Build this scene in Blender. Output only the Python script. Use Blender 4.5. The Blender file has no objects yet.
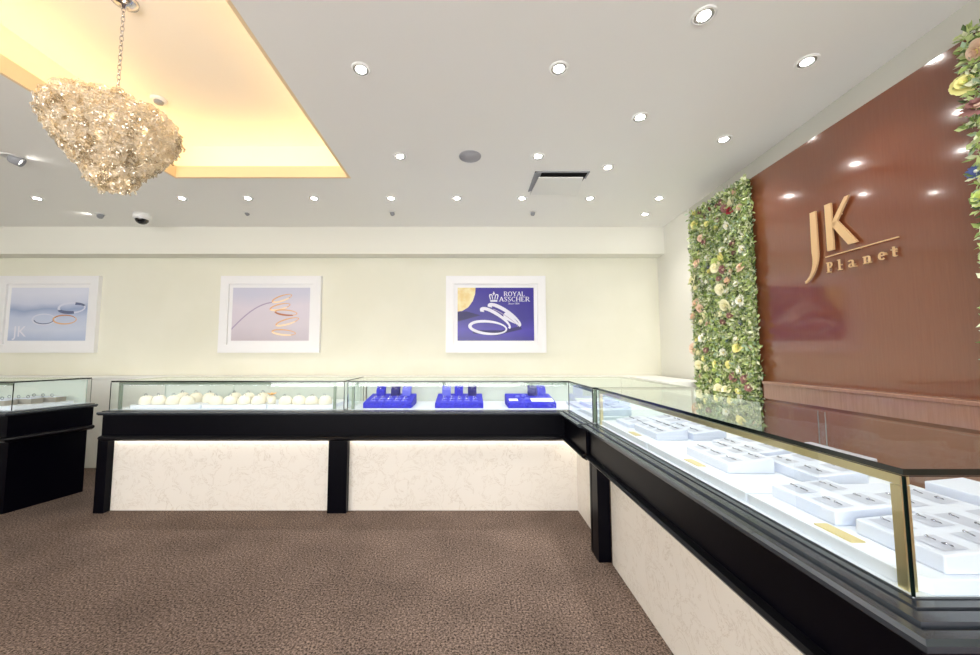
import bpy, bmesh, math, random
from mathutils import Vector, Matrix
random.seed(11)
sc = bpy.context.scene
C = sc.collection
PI = math.pi
CZ = 2.72            # ceiling height
XR = 2.2             # right wall plane
YB = 4.38            # back wall plane

# ------------------------------------------------------------------ materials
def new_mat(name):
    m = bpy.data.materials.new(name); m.use_nodes = True
    nt = m.node_tree; nt.nodes.clear()
    out = nt.nodes.new('ShaderNodeOutputMaterial')
    return m, nt, out
def srgb(c):
    r = []
    for v in c:
        v /= 255.0
        r.append(v/12.92 if v <= 0.04045 else ((v+0.055)/1.055)**2.4)
    return (r[0], r[1], r[2], 1)
def pbr(name, col, rough=.5, metal=0, spec=.5, col2=None, scale=8, bump=0, bscale=None, emis=None, estr=0, lo=.4, hi=.6, sheen=0, coat=0, detail=4):
    m, nt, out = new_mat(name)
    b = nt.nodes.new('ShaderNodeBsdfPrincipled')
    nt.links.new(b.outputs[0], out.inputs[0])
    b.inputs['Base Color'].default_value = srgb(col)
    b.inputs['Roughness'].default_value = rough
    b.inputs['Metallic'].default_value = metal
    b.inputs['Specular IOR Level'].default_value = spec
    b.inputs['Coat Weight'].default_value = coat
    b.inputs['Coat Roughness'].default_value = .05
    tc = nt.nodes.new('ShaderNodeTexCoord')
    if col2:
        n = nt.nodes.new('ShaderNodeTexNoise'); n.inputs['Scale'].default_value = scale; n.inputs['Detail'].default_value = detail
        r = nt.nodes.new('ShaderNodeValToRGB')
        r.color_ramp.elements[0].position = lo; r.color_ramp.elements[1].position = hi
        r.color_ramp.elements[0].color = srgb(col); r.color_ramp.elements[1].color = srgb(col2)
        nt.links.new(tc.outputs['Object'], n.inputs['Vector']); nt.links.new(n.outputs[0], r.inputs[0])
        nt.links.new(r.outputs[0], b.inputs['Base Color'])
    if bump:
        n2 = nt.nodes.new('ShaderNodeTexNoise'); n2.inputs['Scale'].default_value = bscale or scale; n2.inputs['Detail'].default_value = 3
        bp = nt.nodes.new('ShaderNodeBump'); bp.inputs['Strength'].default_value = bump; bp.inputs['Distance'].default_value = .01
        nt.links.new(tc.outputs['Object'], n2.inputs['Vector']); nt.links.new(n2.outputs[0], bp.inputs['Height'])
        nt.links.new(bp.outputs[0], b.inputs['Normal'])
    if emis:
        b.inputs['Emission Color'].default_value = srgb(emis); b.inputs['Emission Strength'].default_value = estr
    return m
def emit(name, col, s):
    m, nt, out = new_mat(name)
    e = nt.nodes.new('ShaderNodeEmission'); e.inputs[0].default_value = srgb(col); e.inputs[1].default_value = s
    nt.links.new(e.outputs[0], out.inputs[0]); return m
def thin_glass(name, tint, extra=1.0, base=.07):
    m, nt, out = new_mat(name)
    geo = nt.nodes.new('ShaderNodeNewGeometry')
    dot = nt.nodes.new('ShaderNodeVectorMath'); dot.operation = 'DOT_PRODUCT'
    nt.links.new(geo.outputs['Incoming'], dot.inputs[0]); nt.links.new(geo.outputs['Normal'], dot.inputs[1])
    def mth(op, a, b=None):
        n = nt.nodes.new('ShaderNodeMath'); n.operation = op
        for i, v in enumerate((a, b)):
            if v is None: continue
            if isinstance(v, (int, float)): n.inputs[i].default_value = v
            else: nt.links.new(v, n.inputs[i])
        return n.outputs[0]
    a = mth('ABSOLUTE', dot.outputs['Value']); a = mth('SUBTRACT', 1.0, a); a = mth('POWER', a, 4.2)
    a = mth('MULTIPLY', a, (1-base)*extra); a = mth('ADD', a, base); a = mth('MINIMUM', a, 1.0)
    t = nt.nodes.new('ShaderNodeBsdfTransparent'); t.inputs[0].default_value = (*tint, 1)
    g = nt.nodes.new('ShaderNodeBsdfGlossy'); g.inputs['Roughness'].default_value = .0; g.inputs['Color'].default_value = (.95, 1, .98, 1)
    mx = nt.nodes.new('ShaderNodeMixShader')
    nt.links.new(a, mx.inputs[0]); nt.links.new(t.outputs[0], mx.inputs[1]); nt.links.new(g.outputs[0], mx.inputs[2])
    nt.links.new(mx.outputs[0], out.inputs[0]); return m

M = {}
M['ceil'] = pbr('ceiling_paint', (243, 242, 238), .8, spec=.2)
M['wall'] = pbr('wall_paint', (230, 229, 214), .75, spec=.2, col2=(227, 226, 210), scale=2, bump=.03, bscale=200)
M['wallw'] = pbr('white_wall_paint', (226, 225, 217), .7, spec=.3)
M['beam'] = pbr('beam_paint', (230, 229, 219), .75, spec=.2)
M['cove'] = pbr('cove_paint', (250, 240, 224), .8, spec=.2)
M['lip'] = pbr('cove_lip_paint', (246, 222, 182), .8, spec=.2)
M['cabw'] = pbr('white_cabinet', (243, 244, 240), .35, spec=.5)
M['black'] = pbr('black_lacquer', (2, 2, 8), .36, spec=.1, col2=(3, 3, 10), scale=30)
M['ledge'] = pbr('black_ledge', (46, 51, 58), .25, spec=.6)  # black raised to blue-grey, standing in for reflected case light
M['mould'] = pbr('black_moulding', (8, 8, 13), .3, spec=.25)
M['brass'] = pbr('brass', (232, 220, 170), .3, metal=1)
M['barg'] = pbr('grey_green_profile', (128, 142, 128), .4, metal=.5)
M['chrome'] = pbr('chrome', (200, 200, 205), .18, metal=1)
M['silver'] = pbr('silver_jewellery', (150, 152, 162), .25, metal=1)
M['grey'] = pbr('grey_plastic', (150, 152, 156), .5)
M['greyl'] = pbr('speaker_grille', (172, 172, 178), .6, bump=.3, bscale=500)
M['whitep'] = pbr('white_plastic', (235, 235, 232), .4)
M['baffle'] = pbr('downlight_baffle', (150, 148, 144), .35, metal=.5)
M['darkp'] = pbr('black_plastic', (8, 8, 10), .15, coat=.4)
M['void'] = pbr('dark_slot', (18, 18, 18), .9)
M['board'] = pbr('white_display_board', (222, 228, 238), .35, spec=.4)
M['tray'] = pbr('white_leatherette', (212, 219, 236), .5, bump=.05, bscale=400)
M['traygrey'] = pbr('taupe_leatherette', (158, 152, 142), .6, bump=.1, bscale=300)
M['mound'] = pbr('cream_velvet', (236, 230, 214), .8, bump=.15, bscale=120)
M['peach'] = pbr('peach_velvet', (250, 196, 130), .8)
M['blue'] = pbr('royal_blue_velvet', (40, 40, 182), .7, spec=.3, col2=(54, 56, 205), scale=60, bump=.1, bscale=300)
M['bluel'] = pbr('light_blue_velvet', (110, 116, 226), .6)
M['navy'] = pbr('navy_velvet', (24, 22, 110), .7)
M['card'] = pbr('white_card', (245, 246, 252), .5)
M['goldcard'] = pbr('gold_plate', (214, 198, 140), .4, metal=.3)
M['frame'] = pbr('white_frame', (236, 236, 238), .35)
M['letter'] = pbr('brushed_gold_letter', (220, 184, 138), .38, metal=.4, bump=.04, bscale=300)
M['led'] = emit('warm_led', (255, 242, 222), 20)
M['ledc'] = emit('cool_led', (236, 246, 255), 10)
M['coveled'] = emit('cove_led', (255, 224, 160), 10.5)
M['lens2'] = emit('spotlight_lens', (255, 250, 244), 3)
M['lens'] = emit('downlight_lens', (255, 250, 244), 90)
M['fillglow'] = emit('fill_panel_glow', (250, 248, 246), 8.5)  # emission of the added fill panel behind the camera
M['glass'] = thin_glass('case_glass', (.955, .985, .972))
M['glasstop'] = thin_glass('case_top_glass', (.95, .985, .97), 1.0, .08)
M['glassdoor'] = thin_glass('sliding_door_glass', (.93, .975, .965))
def frosted():
    m = thin_glass('frosted_mint_door', (.93, .975, .965)); nt = m.node_tree
    out = [n for n in nt.nodes if n.type == 'OUTPUT_MATERIAL'][0]; prev = out.inputs[0].links[0].from_socket
    d = nt.nodes.new('ShaderNodeBsdfDiffuse'); d.inputs[0].default_value = srgb((236, 248, 242))
    x = nt.nodes.new('ShaderNodeMixShader'); x.inputs[0].default_value = .55
    nt.links.new(prev, x.inputs[1]); nt.links.new(d.outputs[0], x.inputs[2]); nt.links.new(x.outputs[0], out.inputs[0]); return m
M['frost'] = frosted()
M['edge'] = pbr('dark_green_glass_edge', (10, 24, 21), .15, spec=.7)
M['edgel'] = pbr('pale_glass_edge', (150, 178, 172), .2, spec=.7)
M['stem'] = pbr('stem', (80, 110, 50), .7)

# marble panel: fine brown veins on cream
def marble():
    m, nt, out = new_mat('cream_marble_panel')
    b = nt.nodes.new('ShaderNodeBsdfPrincipled'); nt.links.new(b.outputs[0], out.inputs[0])
    b.inputs['Roughness'].default_value = .35
    tc = nt.nodes.new('ShaderNodeTexCoord')
    n = nt.nodes.new('ShaderNodeTexNoise'); n.inputs['Scale'].default_value = 8; n.inputs['Detail'].default_value = 9; n.inputs['Roughness'].default_value = .7; n.inputs['Distortion'].default_value = .8
    r = nt.nodes.new('ShaderNodeValToRGB'); e = r.color_ramp.elements
    e[0].position = .485; e[0].color = srgb((226, 221, 213)); e[1].position = .5; e[1].color = srgb((176, 162, 142))
    x = e.new(.512); x.color = srgb((226, 221, 213))
    n2 = nt.nodes.new('ShaderNodeTexNoise'); n2.inputs['Scale'].default_value = 3
    mx = nt.nodes.new('ShaderNodeMixRGB'); mx.inputs[2].default_value = srgb((229, 224, 216))
    nt.links.new(tc.outputs['Object'], n.inputs['Vector']); nt.links.new(tc.outputs['Object'], n2.inputs['Vector'])
    nt.links.new(n.outputs[0], r.inputs[0]); nt.links.new(n2.outputs[0], mx.inputs[0]); nt.links.new(r.outputs[0], mx.inputs[1])
    nt.links.new(mx.outputs[0], b.inputs['Base Color']); return m
M['marble'] = marble()
def carpet():
    m, nt, out = new_mat('brown_carpet')
    b = nt.nodes.new('ShaderNodeBsdfPrincipled'); nt.links.new(b.outputs[0], out.inputs[0])
    b.inputs['Roughness'].default_value = .95; b.inputs['Specular IOR Level'].default_value = .1
    tc = nt.nodes.new('ShaderNodeTexCoord')
    n = nt.nodes.new('ShaderNodeTexNoise'); n.inputs['Scale'].default_value = 100; n.inputs['Detail'].default_value = 5; n.inputs['Roughness'].default_value = .78
    n2 = nt.nodes.new('ShaderNodeTexNoise'); n2.inputs['Scale'].default_value = 2.2; n2.inputs['Detail'].default_value = 5
    r = nt.nodes.new('ShaderNodeValToRGB'); e = r.color_ramp.elements
    e[0].position = .4; e[0].color = srgb((38, 29, 25)); e[1].position = .66; e[1].color = srgb((150, 132, 122))
    r2 = nt.nodes.new('ShaderNodeValToRGB'); e = r2.color_ramp.elements
    e[0].position = .3; e[0].color = (.74, .74, .74, 1); e[1].position = .7; e[1].color = (1.14, 1.14, 1.14, 1)
    mx = nt.nodes.new('ShaderNodeMixRGB'); mx.blend_type = 'MULTIPLY'; mx.inputs[0].default_value = 1
    bp = nt.nodes.new('ShaderNodeBump'); bp.inputs['Strength'].default_value = .3; bp.inputs['Distance'].default_value = .005
    nt.links.new(tc.outputs['Object'], n.inputs['Vector']); nt.links.new(tc.outputs['Object'], n2.inputs['Vector'])
    nt.links.new(n.outputs[0], r.inputs[0]); nt.links.new(n2.outputs[0], r2.inputs[0])
    nt.links.new(r.outputs[0], mx.inputs[1]); nt.links.new(r2.outputs[0], mx.inputs[2]); nt.links.new(mx.outputs[0], b.inputs['Base Color'])
    nt.links.new(n.outputs[0], bp.inputs['Height']); nt.links.new(bp.outputs[0], b.inputs['Normal']); return m
M['carpet'] = carpet()
def wood(name, c1, c2, rough, coat):
    m, nt, out = new_mat(name)
    b = nt.nodes.new('ShaderNodeBsdfPrincipled'); nt.links.new(b.outputs[0], out.inputs[0])
    b.inputs['Roughness'].default_value = rough; b.inputs['Specular IOR Level'].default_value = .6
    b.inputs['Coat Weight'].default_value = coat; b.inputs['Coat Roughness'].default_value = .06
    tc = nt.nodes.new('ShaderNodeTexCoord'); mp = nt.nodes.new('ShaderNodeMapping'); mp.inputs['Scale'].default_value = (1, 34, 1.6)
    n = nt.nodes.new('ShaderNodeTexNoise'); n.inputs['Scale'].default_value = 4; n.inputs['Detail'].default_value = 8; n.inputs['Roughness'].default_value = .65
    r = nt.nodes.new('ShaderNodeValToRGB'); e = r.color_ramp.elements
    e[0].position = .3; e[0].color = srgb(c1); e[1].position = .72; e[1].color = srgb(c2)
    bp = nt.nodes.new('ShaderNodeBump'); bp.inputs['Strength'].default_value = .04; bp.inputs['Distance'].default_value = .004
    nt.links.new(tc.outputs['Object'], mp.inputs[0]); nt.links.new(mp.outputs[0], n.inputs['Vector']); nt.links.new(n.outputs[0], r.inputs[0])
    nt.links.new(r.outputs[0], b.inputs['Base Color']); nt.links.new(n.outputs[0], bp.inputs['Height']); nt.links.new(bp.outputs[0], b.inputs['Normal'])
    return m
M['wood'] = wood('red_brown_veneer', (106, 57, 35), (114, 63, 40), .12, 1.0)
M['woodtop'] = wood('glossy_brown_top', (140, 102, 84), (154, 116, 98), .2, .5)

def crystal(name, c, e):
    m, nt, out = new_mat(name)
    b = nt.nodes.new('ShaderNodeBsdfPrincipled')
    b.inputs['Base Color'].default_value = srgb(c); b.inputs['Roughness'].default_value = .06
    b.inputs['Specular IOR Level'].default_value = 1.0
    b.inputs['Emission Color'].default_value = srgb((255, 226, 180)); b.inputs['Emission Strength'].default_value = e
    tc = nt.nodes.new('ShaderNodeTexCoord'); v = nt.nodes.new('ShaderNodeTexVoronoi'); v.inputs['Scale'].default_value = 75
    v.feature = 'DISTANCE_TO_EDGE'
    bp = nt.nodes.new('ShaderNodeBump'); bp.inputs['Strength'].default_value = 1.0; bp.inputs['Distance'].default_value = .02
    nt.links.new(tc.outputs['Object'], v.inputs['Vector']); nt.links.new(v.outputs[0], bp.inputs['Height'])
    gl = nt.nodes.new('ShaderNodeBsdfGlossy'); gl.inputs['Roughness'].default_value = .04; gl.inputs['Color'].default_value = (1, .95, .85, 1)
    tr = nt.nodes.new('ShaderNodeBsdfTransparent'); tr.inputs[0].default_value = (1, .96, .88, 1)
    m1 = nt.nodes.new('ShaderNodeMixShader'); m1.inputs[0].default_value = .42
    m2 = nt.nodes.new('ShaderNodeMixShader'); m2.inputs[0].default_value = .3
    nt.links.new(bp.outputs[0], gl.inputs['Normal']); nt.links.new(bp.outputs[0], b.inputs['Normal'])
    nt.links.new(b.outputs[0], m1.inputs[1]); nt.links.new(gl.outputs[0], m1.inputs[2])
    nt.links.new(m1.outputs[0], m2.inputs[1]); nt.links.new(tr.outputs[0], m2.inputs[2]); nt.links.new(m2.outputs[0], out.inputs[0])
    return m
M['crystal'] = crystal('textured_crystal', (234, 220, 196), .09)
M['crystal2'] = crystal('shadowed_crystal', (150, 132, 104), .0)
M['bulb'] = emit('lamp_bulb', (255, 225, 170), 8)

# ------------------------------------------------------------------ mesh helpers
def box(bm, x0, x1, y0, y1, z0, z1, mi=0):
    vs = [bm.verts.new(p) for p in ((x0,y0,z0),(x1,y0,z0),(x1,y1,z0),(x0,y1,z0),(x0,y0,z1),(x1,y0,z1),(x1,y1,z1),(x0,y1,z1))]
    for f in ((0,3,2,1),(4,5,6,7),(0,1,5,4),(1,2,6,5),(2,3,7,6),(3,0,4,7)):
        fc = bm.faces.new([vs[i] for i in f]); fc.material_index = mi
    return vs
def prism(bm, pts, z0, z1, mi=0):
    """vertical prism over a plan polygon (counter-clockwise)"""
    lo = [bm.verts.new((x, y, z0)) for x, y in pts]; hi = [bm.verts.new((x, y, z1)) for x, y in pts]
    n = len(pts)
    bm.faces.new(lo[::-1]).material_index = mi; bm.faces.new(hi).material_index = mi
    for i in range(n):
        bm.faces.new((lo[i], lo[(i+1) % n], hi[(i+1) % n], hi[i])).material_index = mi
def cyl(bm, x, y, z0, z1, r0, r1=None, n=24, mi=0):
    r1 = r0 if r1 is None else r1
    lo = [bm.verts.new((x+r0*math.cos(2*PI*i/n), y+r0*math.sin(2*PI*i/n), z0)) for i in range(n)]
    hi = [bm.verts.new((x+r1*math.cos(2*PI*i/n), y+r1*math.sin(2*PI*i/n), z1)) for i in range(n)]
    bm.faces.new(lo[::-1]).material_index = mi; bm.faces.new(hi).material_index = mi
    for i in range(n):
        f = bm.faces.new((lo[i], lo[(i+1) % n], hi[(i+1) % n], hi[i])); f.smooth = True; f.material_index = mi
def lathe(bm, prof, n=24, x=0, y=0, mi=0, smooth=True):
    rings = []
    for r, z in prof:
        if r < 1e-5: rings.append([bm.verts.new((x, y, z))])
        else: rings.append([bm.verts.new((x+r*math.cos(2*PI*i/n), y+r*math.sin(2*PI*i/n), z)) for i in range(n)])
    for a, b in zip(rings, rings[1:]):
        for i in range(n):
            j = (i+1) % n
            v = [a[i % len(a)], a[j % len(a)], b[j % len(b)], b[i % len(b)]]
            u = []
            for q in v:
                if q not in u: u.append(q)
            if len(u) > 2:
                f = bm.faces.new(u); f.smooth = smooth; f.material_index = mi
def torus(bm, R, r, mat=Matrix(), n=16, m=6, sx=1, sy=1, mi=0):
    g = []
    for i in range(n):
        a = 2*PI*i/n
        g.append([bm.verts.new(mat @ Vector(((R+r*math.cos(2*PI*j/m))*math.cos(a)*sx, (R+r*math.cos(2*PI*j/m))*math.sin(a)*sy, r*math.sin(2*PI*j/m)))) for j in range(m)])
    for i in range(n):
        for j in range(m):
            f = bm.faces.new((g[i][j], g[(i+1) % n][j], g[(i+1) % n][(j+1) % m], g[i][(j+1) % m])); f.smooth = True; f.material_index = mi
def pane(bm, o, u, v, t):
    """glass pane: centre sheet (material 0) with a rim of real thickness (material 1)"""
    o, u, v = Vector(o), Vector(u), Vector(v); n = u.cross(v).normalized()*t/2
    c = [o, o+u, o+u+v, o+v]
    bm.faces.new([bm.verts.new(p) for p in c]).material_index = 0
    for i in range(4):
        a, b = c[i], c[(i+1) % 4]
        bm.faces.new([bm.verts.new(p) for p in (a-n, b-n, b+n, a+n)]).material_index = 1
def poly_pane(bm, pts, z, t):
    bm.faces.new([bm.verts.new((x, y, z+t)) for x, y in pts]).material_index = 0
    for i in range(len(pts)):
        a, b = pts[i], pts[(i+1) % len(pts)]
        bm.faces.new([bm.verts.new(p) for p in ((*a, z), (*b, z), (*b, z+t), (*a, z+t))]).material_index = 1

WORLD = {}   # root name -> its world location, so that meshes given in world space land right
def obj(name, bm, mats, parent=None, world=True, bevel=0, normals=True):
    if normals: bmesh.ops.recalc_face_normals(bm, faces=bm.faces)
    me = bpy.data.meshes.new(name)
    if parent is not None and world:
        r = parent
        while r.parent: r = r.parent
        bmesh.ops.translate(bm, verts=bm.verts, vec=-r.location)
    bm.to_mesh(me); bm.free()
    for m in (mats if isinstance(mats, (list, tuple)) else [mats]): me.materials.append(m)
    o = bpy.data.objects.new(name, me); C.objects.link(o)
    if parent is not None: o.parent = parent
    if bevel:
        b = o.modifiers.new('bevel', 'BEVEL'); b.width = bevel; b.segments = 2; b.limit_method = 'ANGLE'
    return o
def tag(o, label, cat, group=None):
    o['label'] = label; o['category'] = cat
    if group: o['group'] = group
    return o
def thing(name, label, cat, loc=(0, 0, 0), rz=0, group=None):
    o = bpy.data.objects.new(name, None); C.objects.link(o); o.empty_display_size = .1
    o.location = loc; o.rotation_euler = (0, 0, rz)
    return tag(o, label, cat, group)
def struct(name, bm, m, normals=True):
    o = obj(name, bm, m, normals=normals); o['kind'] = 'structure'; return o
def dup(src, loc, label, rz=0, group=None):
    r = src.copy(); C.objects.link(r); r.location = loc; r.rotation_euler = (0, 0, rz); r['label'] = label
    if group: r['group'] = group
    for ch in src.children:
        c = ch.copy(); C.objects.link(c); c.parent = r
        for g in ch.children:
            d = g.copy(); C.objects.link(d); d.parent = c
    return r
NB = bmesh.new
ORD = ['first', 'second', 'third', 'fourth', 'fifth', 'sixth', 'seventh', 'eighth', 'ninth', 'tenth', 'eleventh', 'twelfth']

# ------------------------------------------------------------------ setting
XL, YF = -6.6, -2.6
bm = NB(); box(bm, XL-.1, XR+.5, YF-.1, YB+.1, -.1, 0); struct('floor', bm, M['carpet'])
bm = NB(); box(bm, XL-.1, XR+.5, YB, YB+.12, 0, 3.2); struct('wall_back', bm, M['wall'])
bm = NB(); box(bm, XL-.12, XL, YF, YB, 0, 3.2); struct('wall_left', bm, M['wallw'])
bm = NB(); box(bm, XL-.1, XR+.5, YF-.12, YF, 0, 3.2); struct('wall_front', bm, M['wallw'])
bm = NB(); box(bm, XR+.03, XR+.16, YF-.3, 3.66, 0, 3.2); box(bm, XR, XR+.16, 3.66, YB+.1, 0, 3.2); wr = struct('wall_right', bm, M['wallw'])
XV = 2.0             # face of the wood-clad wall lining (before its slight turn)
def turn(o, ang, px, py):
    R_ = Matrix.Translation((px, py, 0)) @ Matrix.Rotation(-ang, 4, 'Z') @ Matrix.Translation((-px, -py, 0))
    o.matrix_world = R_ @ Matrix.Translation(o.location)
def turn_wall(o): turn(o, math.atan(.03), 2.0, 1.667)
turn(wr, math.atan(.06), XR, 3.5)
# ceiling with the raised tray opening
tx0, tx1, ty0, ty1 = -2.472, -.998, -.6, 3.005
bm = NB()
for a in ((XL, tx0, YF, YB), (tx1, XR+.3, YF, YB), (tx0, tx1, YF, ty0), (tx0, tx1, ty1, YB)):
    box(bm, a[0], a[1], a[2], a[3], CZ, CZ+.02)
struct('ceiling', bm, M['ceil'])
# tray: lip, ledge holding the light strips, upright sides and the upper ceiling
bm = NB(); t, h, s = .02, .095, .17
tx0, tx1, ty0, ty1 = tx0+t, tx1-t, ty0+t, ty1-t   # the lip lines the opening
for a in ((tx0-t, tx0, ty0-t, ty1+t), (tx1, tx1+t, ty0-t, ty1+t), (tx0, tx1, ty0-t, ty0), (tx0, tx1, ty1, ty1+t)):
    box(bm, a[0], a[1], a[2], a[3], CZ-.001, CZ+h)
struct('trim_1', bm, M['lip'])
bm = NB(); UZ = 3.09
for a in ((tx0-s-t, tx0-s, ty0-s, ty1+s), (tx1+s, tx1+s+t, ty0-s, ty1+s), (tx0-s-t, tx1+s+t, ty0-s-t, ty0-s), (tx0-s-t, tx1+s+t, ty1+s, ty1+s+t)):
    box(bm, a[0], a[1], a[2], a[3], CZ+.02, UZ)
box(bm, tx0-s-t, tx1+s+t, ty0-s-t, ty1+s+t, UZ, UZ+.03)
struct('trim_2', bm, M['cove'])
# beam along the back wall and the drop over the right wall
bm = NB(); box(bm, XL, XR+.06, 4.19, YB, 2.40, CZ); struct('trim_3', bm, M['beam'])
# unseen glowing panel added behind the camera as general fill light
bm = NB(); box(bm, -4.6, 1.4, YF, YF+.02, .5, 2.45); w = struct('fill_panel', bm, M['fillglow'])
bm = NB()
for x in (-4.66, -2.63, -.63, 1.37): box(bm, x, x+.06, YF+.02, YF+.06, .44, 2.51)
for z in (.44, 2.45): box(bm, -4.66, 1.43, YF+.02, YF+.06, z, z+.06)
struct('fill_panel_frame', bm, M['chrome'])  # bars around the added fill panel
for k, (a, ax) in enumerate((((tx0-s+.03, tx0-s+.055, ty0, ty1), 0), ((tx1+s-.055, tx1+s-.03, ty0, ty1), 0), ((tx0, tx1, ty1+s-.055, ty1+s-.03), 1), ((tx0, tx1, ty0-s+.03, ty0-s+.055), 1))):
    bm = NB(); box(bm, *a, CZ+.021, CZ+.045)
    tag(obj('light_strip', bm, M['coveled']), ('warm yellow light strip hidden in the left side of the ceiling recess', 'warm yellow light strip hidden in the right side of the ceiling recess', 'warm yellow light strip hidden in the far side of the ceiling recess', 'warm yellow light strip hidden in the near side of the ceiling recess')[k], 'light strip')

# ------------------------------------------------------------------ right wall: veneer, flower panels, letters
bm = NB(); box(bm, XV, XV+.06, -1.2, 3.34, 0, 2.515); wd = struct('trim_4', bm, M['wood']); turn_wall(wd)
bm = NB(); box(bm, XR+.012, XR+.03, YF-.2, 3.655, 2.3, CZ); wd = struct('recess_shade_strip', bm, pbr('painted_recess_shade', (196, 195, 186), .8, spec=.1)); turn(wd, math.atan(.06), XR, 3.5)  # grey strip with the shade of the narrow recess put into its colour

# low wooden cabinet on the right and white cabinets along back wall
t = thing('low_cabinet', 'low glossy brown wooden cabinet beneath the dark wood wall', 'cabinet', (1.86, 1.2, 0))
bm = NB(); box(bm, 1.935, XV-.002, -1.2, 2.49, 0.0, 1.05); obj('body', bm, M['woodtop'], t)
bm = NB(); box(bm, 1.93, XV-.002, -1.2, 2.495, 1.05, 1.07); obj('top', bm, M['woodtop'], t, bevel=.003)
turn_wall(t)
t = thing('white_cabinet', 'long low white cabinet running along the back wall behind the glass cases', 'cabinet', (-2, 4.26, 0))
bm = NB(); box(bm, XL+.01, XR-.01, 4.17, YB-.006, 0, .975); obj('body', bm, M['cabw'], t)
bm = NB(); box(bm, XL+.01, XR-.01, 4.155, YB-.006, .975, 1.0); obj('top', bm, M['cabw'], t, bevel=.003)
t = thing('white_cabinet', 'short low white cabinet in the right corner beside the flower wall', 'cabinet', (2, 3.6, 0))
bm = NB(); box(bm, 1.80, XR-.03, 3.37, 4.15, 0, .975); obj('body', bm, M['cabw'], t)
bm = NB(); box(bm, 1.785, XR-.03, 3.36, 4.15, .975, 1.0); obj('top', bm, M['cabw'], t, bevel=.003)
t = thing('white_cabinet', 'low white cabinet directly beneath the leafy flower panel', 'cabinet', (1.87, 2.9, 0))
bm = NB(); box(bm, 1.75, 1.975, 2.545, 3.35, 0, .895); obj('body', bm, M['cabw'], t)
bm = NB(); box(bm, 1.735, 1.975, 2.545, 3.355, .895, .92); obj('top', bm, M['cabw'], t, bevel=.003)

def leafmat(n, c, e=0):
    return pbr(n, c, .6, spec=.3)
LM = [leafmat('leaf_a', (116, 140, 74)), leafmat('leaf_b', (152, 172, 98)), leafmat('leaf_c', (186, 200, 136)), leafmat('leaf_d', (72, 92, 50)), leafmat('leaf_e', (218, 222, 188)), leafmat('leaf_f', (158, 180, 150))]
FM = {k: pbr('petal_'+k, c, .6, spec=.3) for k, c in dict(cream=(246, 242, 206), white=(248, 248, 236), yellow=(240, 234, 156), pink=(236, 208, 184), mauve=(150, 108, 104), red=(150, 48, 54), blue=(74, 88, 140), lime=(206, 222, 140)).items()}
FM['core'] = pbr('petal_core', (214, 196, 110), .7)
def flower_mesh(kind, n_l, R, col, core):
    """a rosette facing local -X, petals in rings"""
    bm = NB()
    for L in range(n_l):
        k = 6+2*(n_l-L) if kind != 'daisy' else 14
        r = R*(1-.26*L); tilt = .25+.42*L
        for i in range(k):
            a = 2*PI*i/k+L*.4+random.uniform(-.1, .1)
            w = r*.42*(1 if kind != 'daisy' else .4)
            pts = []
            for (d, ww) in ((.12, .3), (.5, 1), (.85, .85), (1.0, .25)):
                for sgn in (-1, 1):
                    rr = r*d*math.cos(tilt); hh = r*d*math.sin(tilt)+.006*L + (.12*r*math.sin(d*PI))
                    y = rr*math.cos(a)-sgn*w*ww*math.sin(a); z = rr*math.sin(a)+sgn*w*ww*math.cos(a)
                    pts.append(bm.verts.new((-hh, y, z)))
            for q in range(3):
                f = bm.faces.new((pts[2*q], pts[2*q+1], pts[2*q+3], pts[2*q+2])); f.smooth = True
    # centre
    g = []
    for j in range(4):
        ph = j/3*PI/2
        g.append([bm.verts.new((-.012-R*.28*math.sin(ph), R*.24*math.cos(ph)*math.cos(2*PI*i/8), R*.24*math.cos(ph)*math.sin(2*PI*i/8))) for i in range(8)])
    for a_, b_ in zip(g, g[1:]):
        for i in range(8):
            try:
                f = bm.faces.new((a_[i], a_[(i+1) % 8], b_[(i+1) % 8], b_[i])); f.material_index = 1
            except ValueError: pass
    me = bpy.data.meshes.new('flower'); bm.to_mesh(me); bm.free(); me.materials.append(col); me.materials.append(core)
    return me
FL = [('cream', flower_mesh('rose', 4, .055, FM['cream'], FM['cream']), 5), ('white', flower_mesh('daisy', 3, .05, FM['white'], FM['core']), 6), ('yellow', flower_mesh('rose', 3, .045, FM['yellow'], FM['lime']), 4),
      ('pink', flower_mesh('rose', 4, .05, FM['pink'], FM['yellow']), 4), ('mauve', flower_mesh('daisy', 3, .045, FM['mauve'], FM['pink']), 3), ('red', flower_mesh('rose', 3, .042, FM['red'], FM['mauve']), .5),
      ('blue', flower_mesh('daisy', 2, .032, FM['blue'], FM['white']), 1), ('lime', flower_mesh('rose', 3, .04, FM['lime'], FM['yellow']), 4)]
def wm(y, z, k_=1.0):
    """point measured on a plane at x = 2.2 moved to the lining face"""
    f = 1.95/(1-.03*y/2.2)/2.2
    f *= k_
    return y*f, 1.25+(z-1.25)*f
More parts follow.
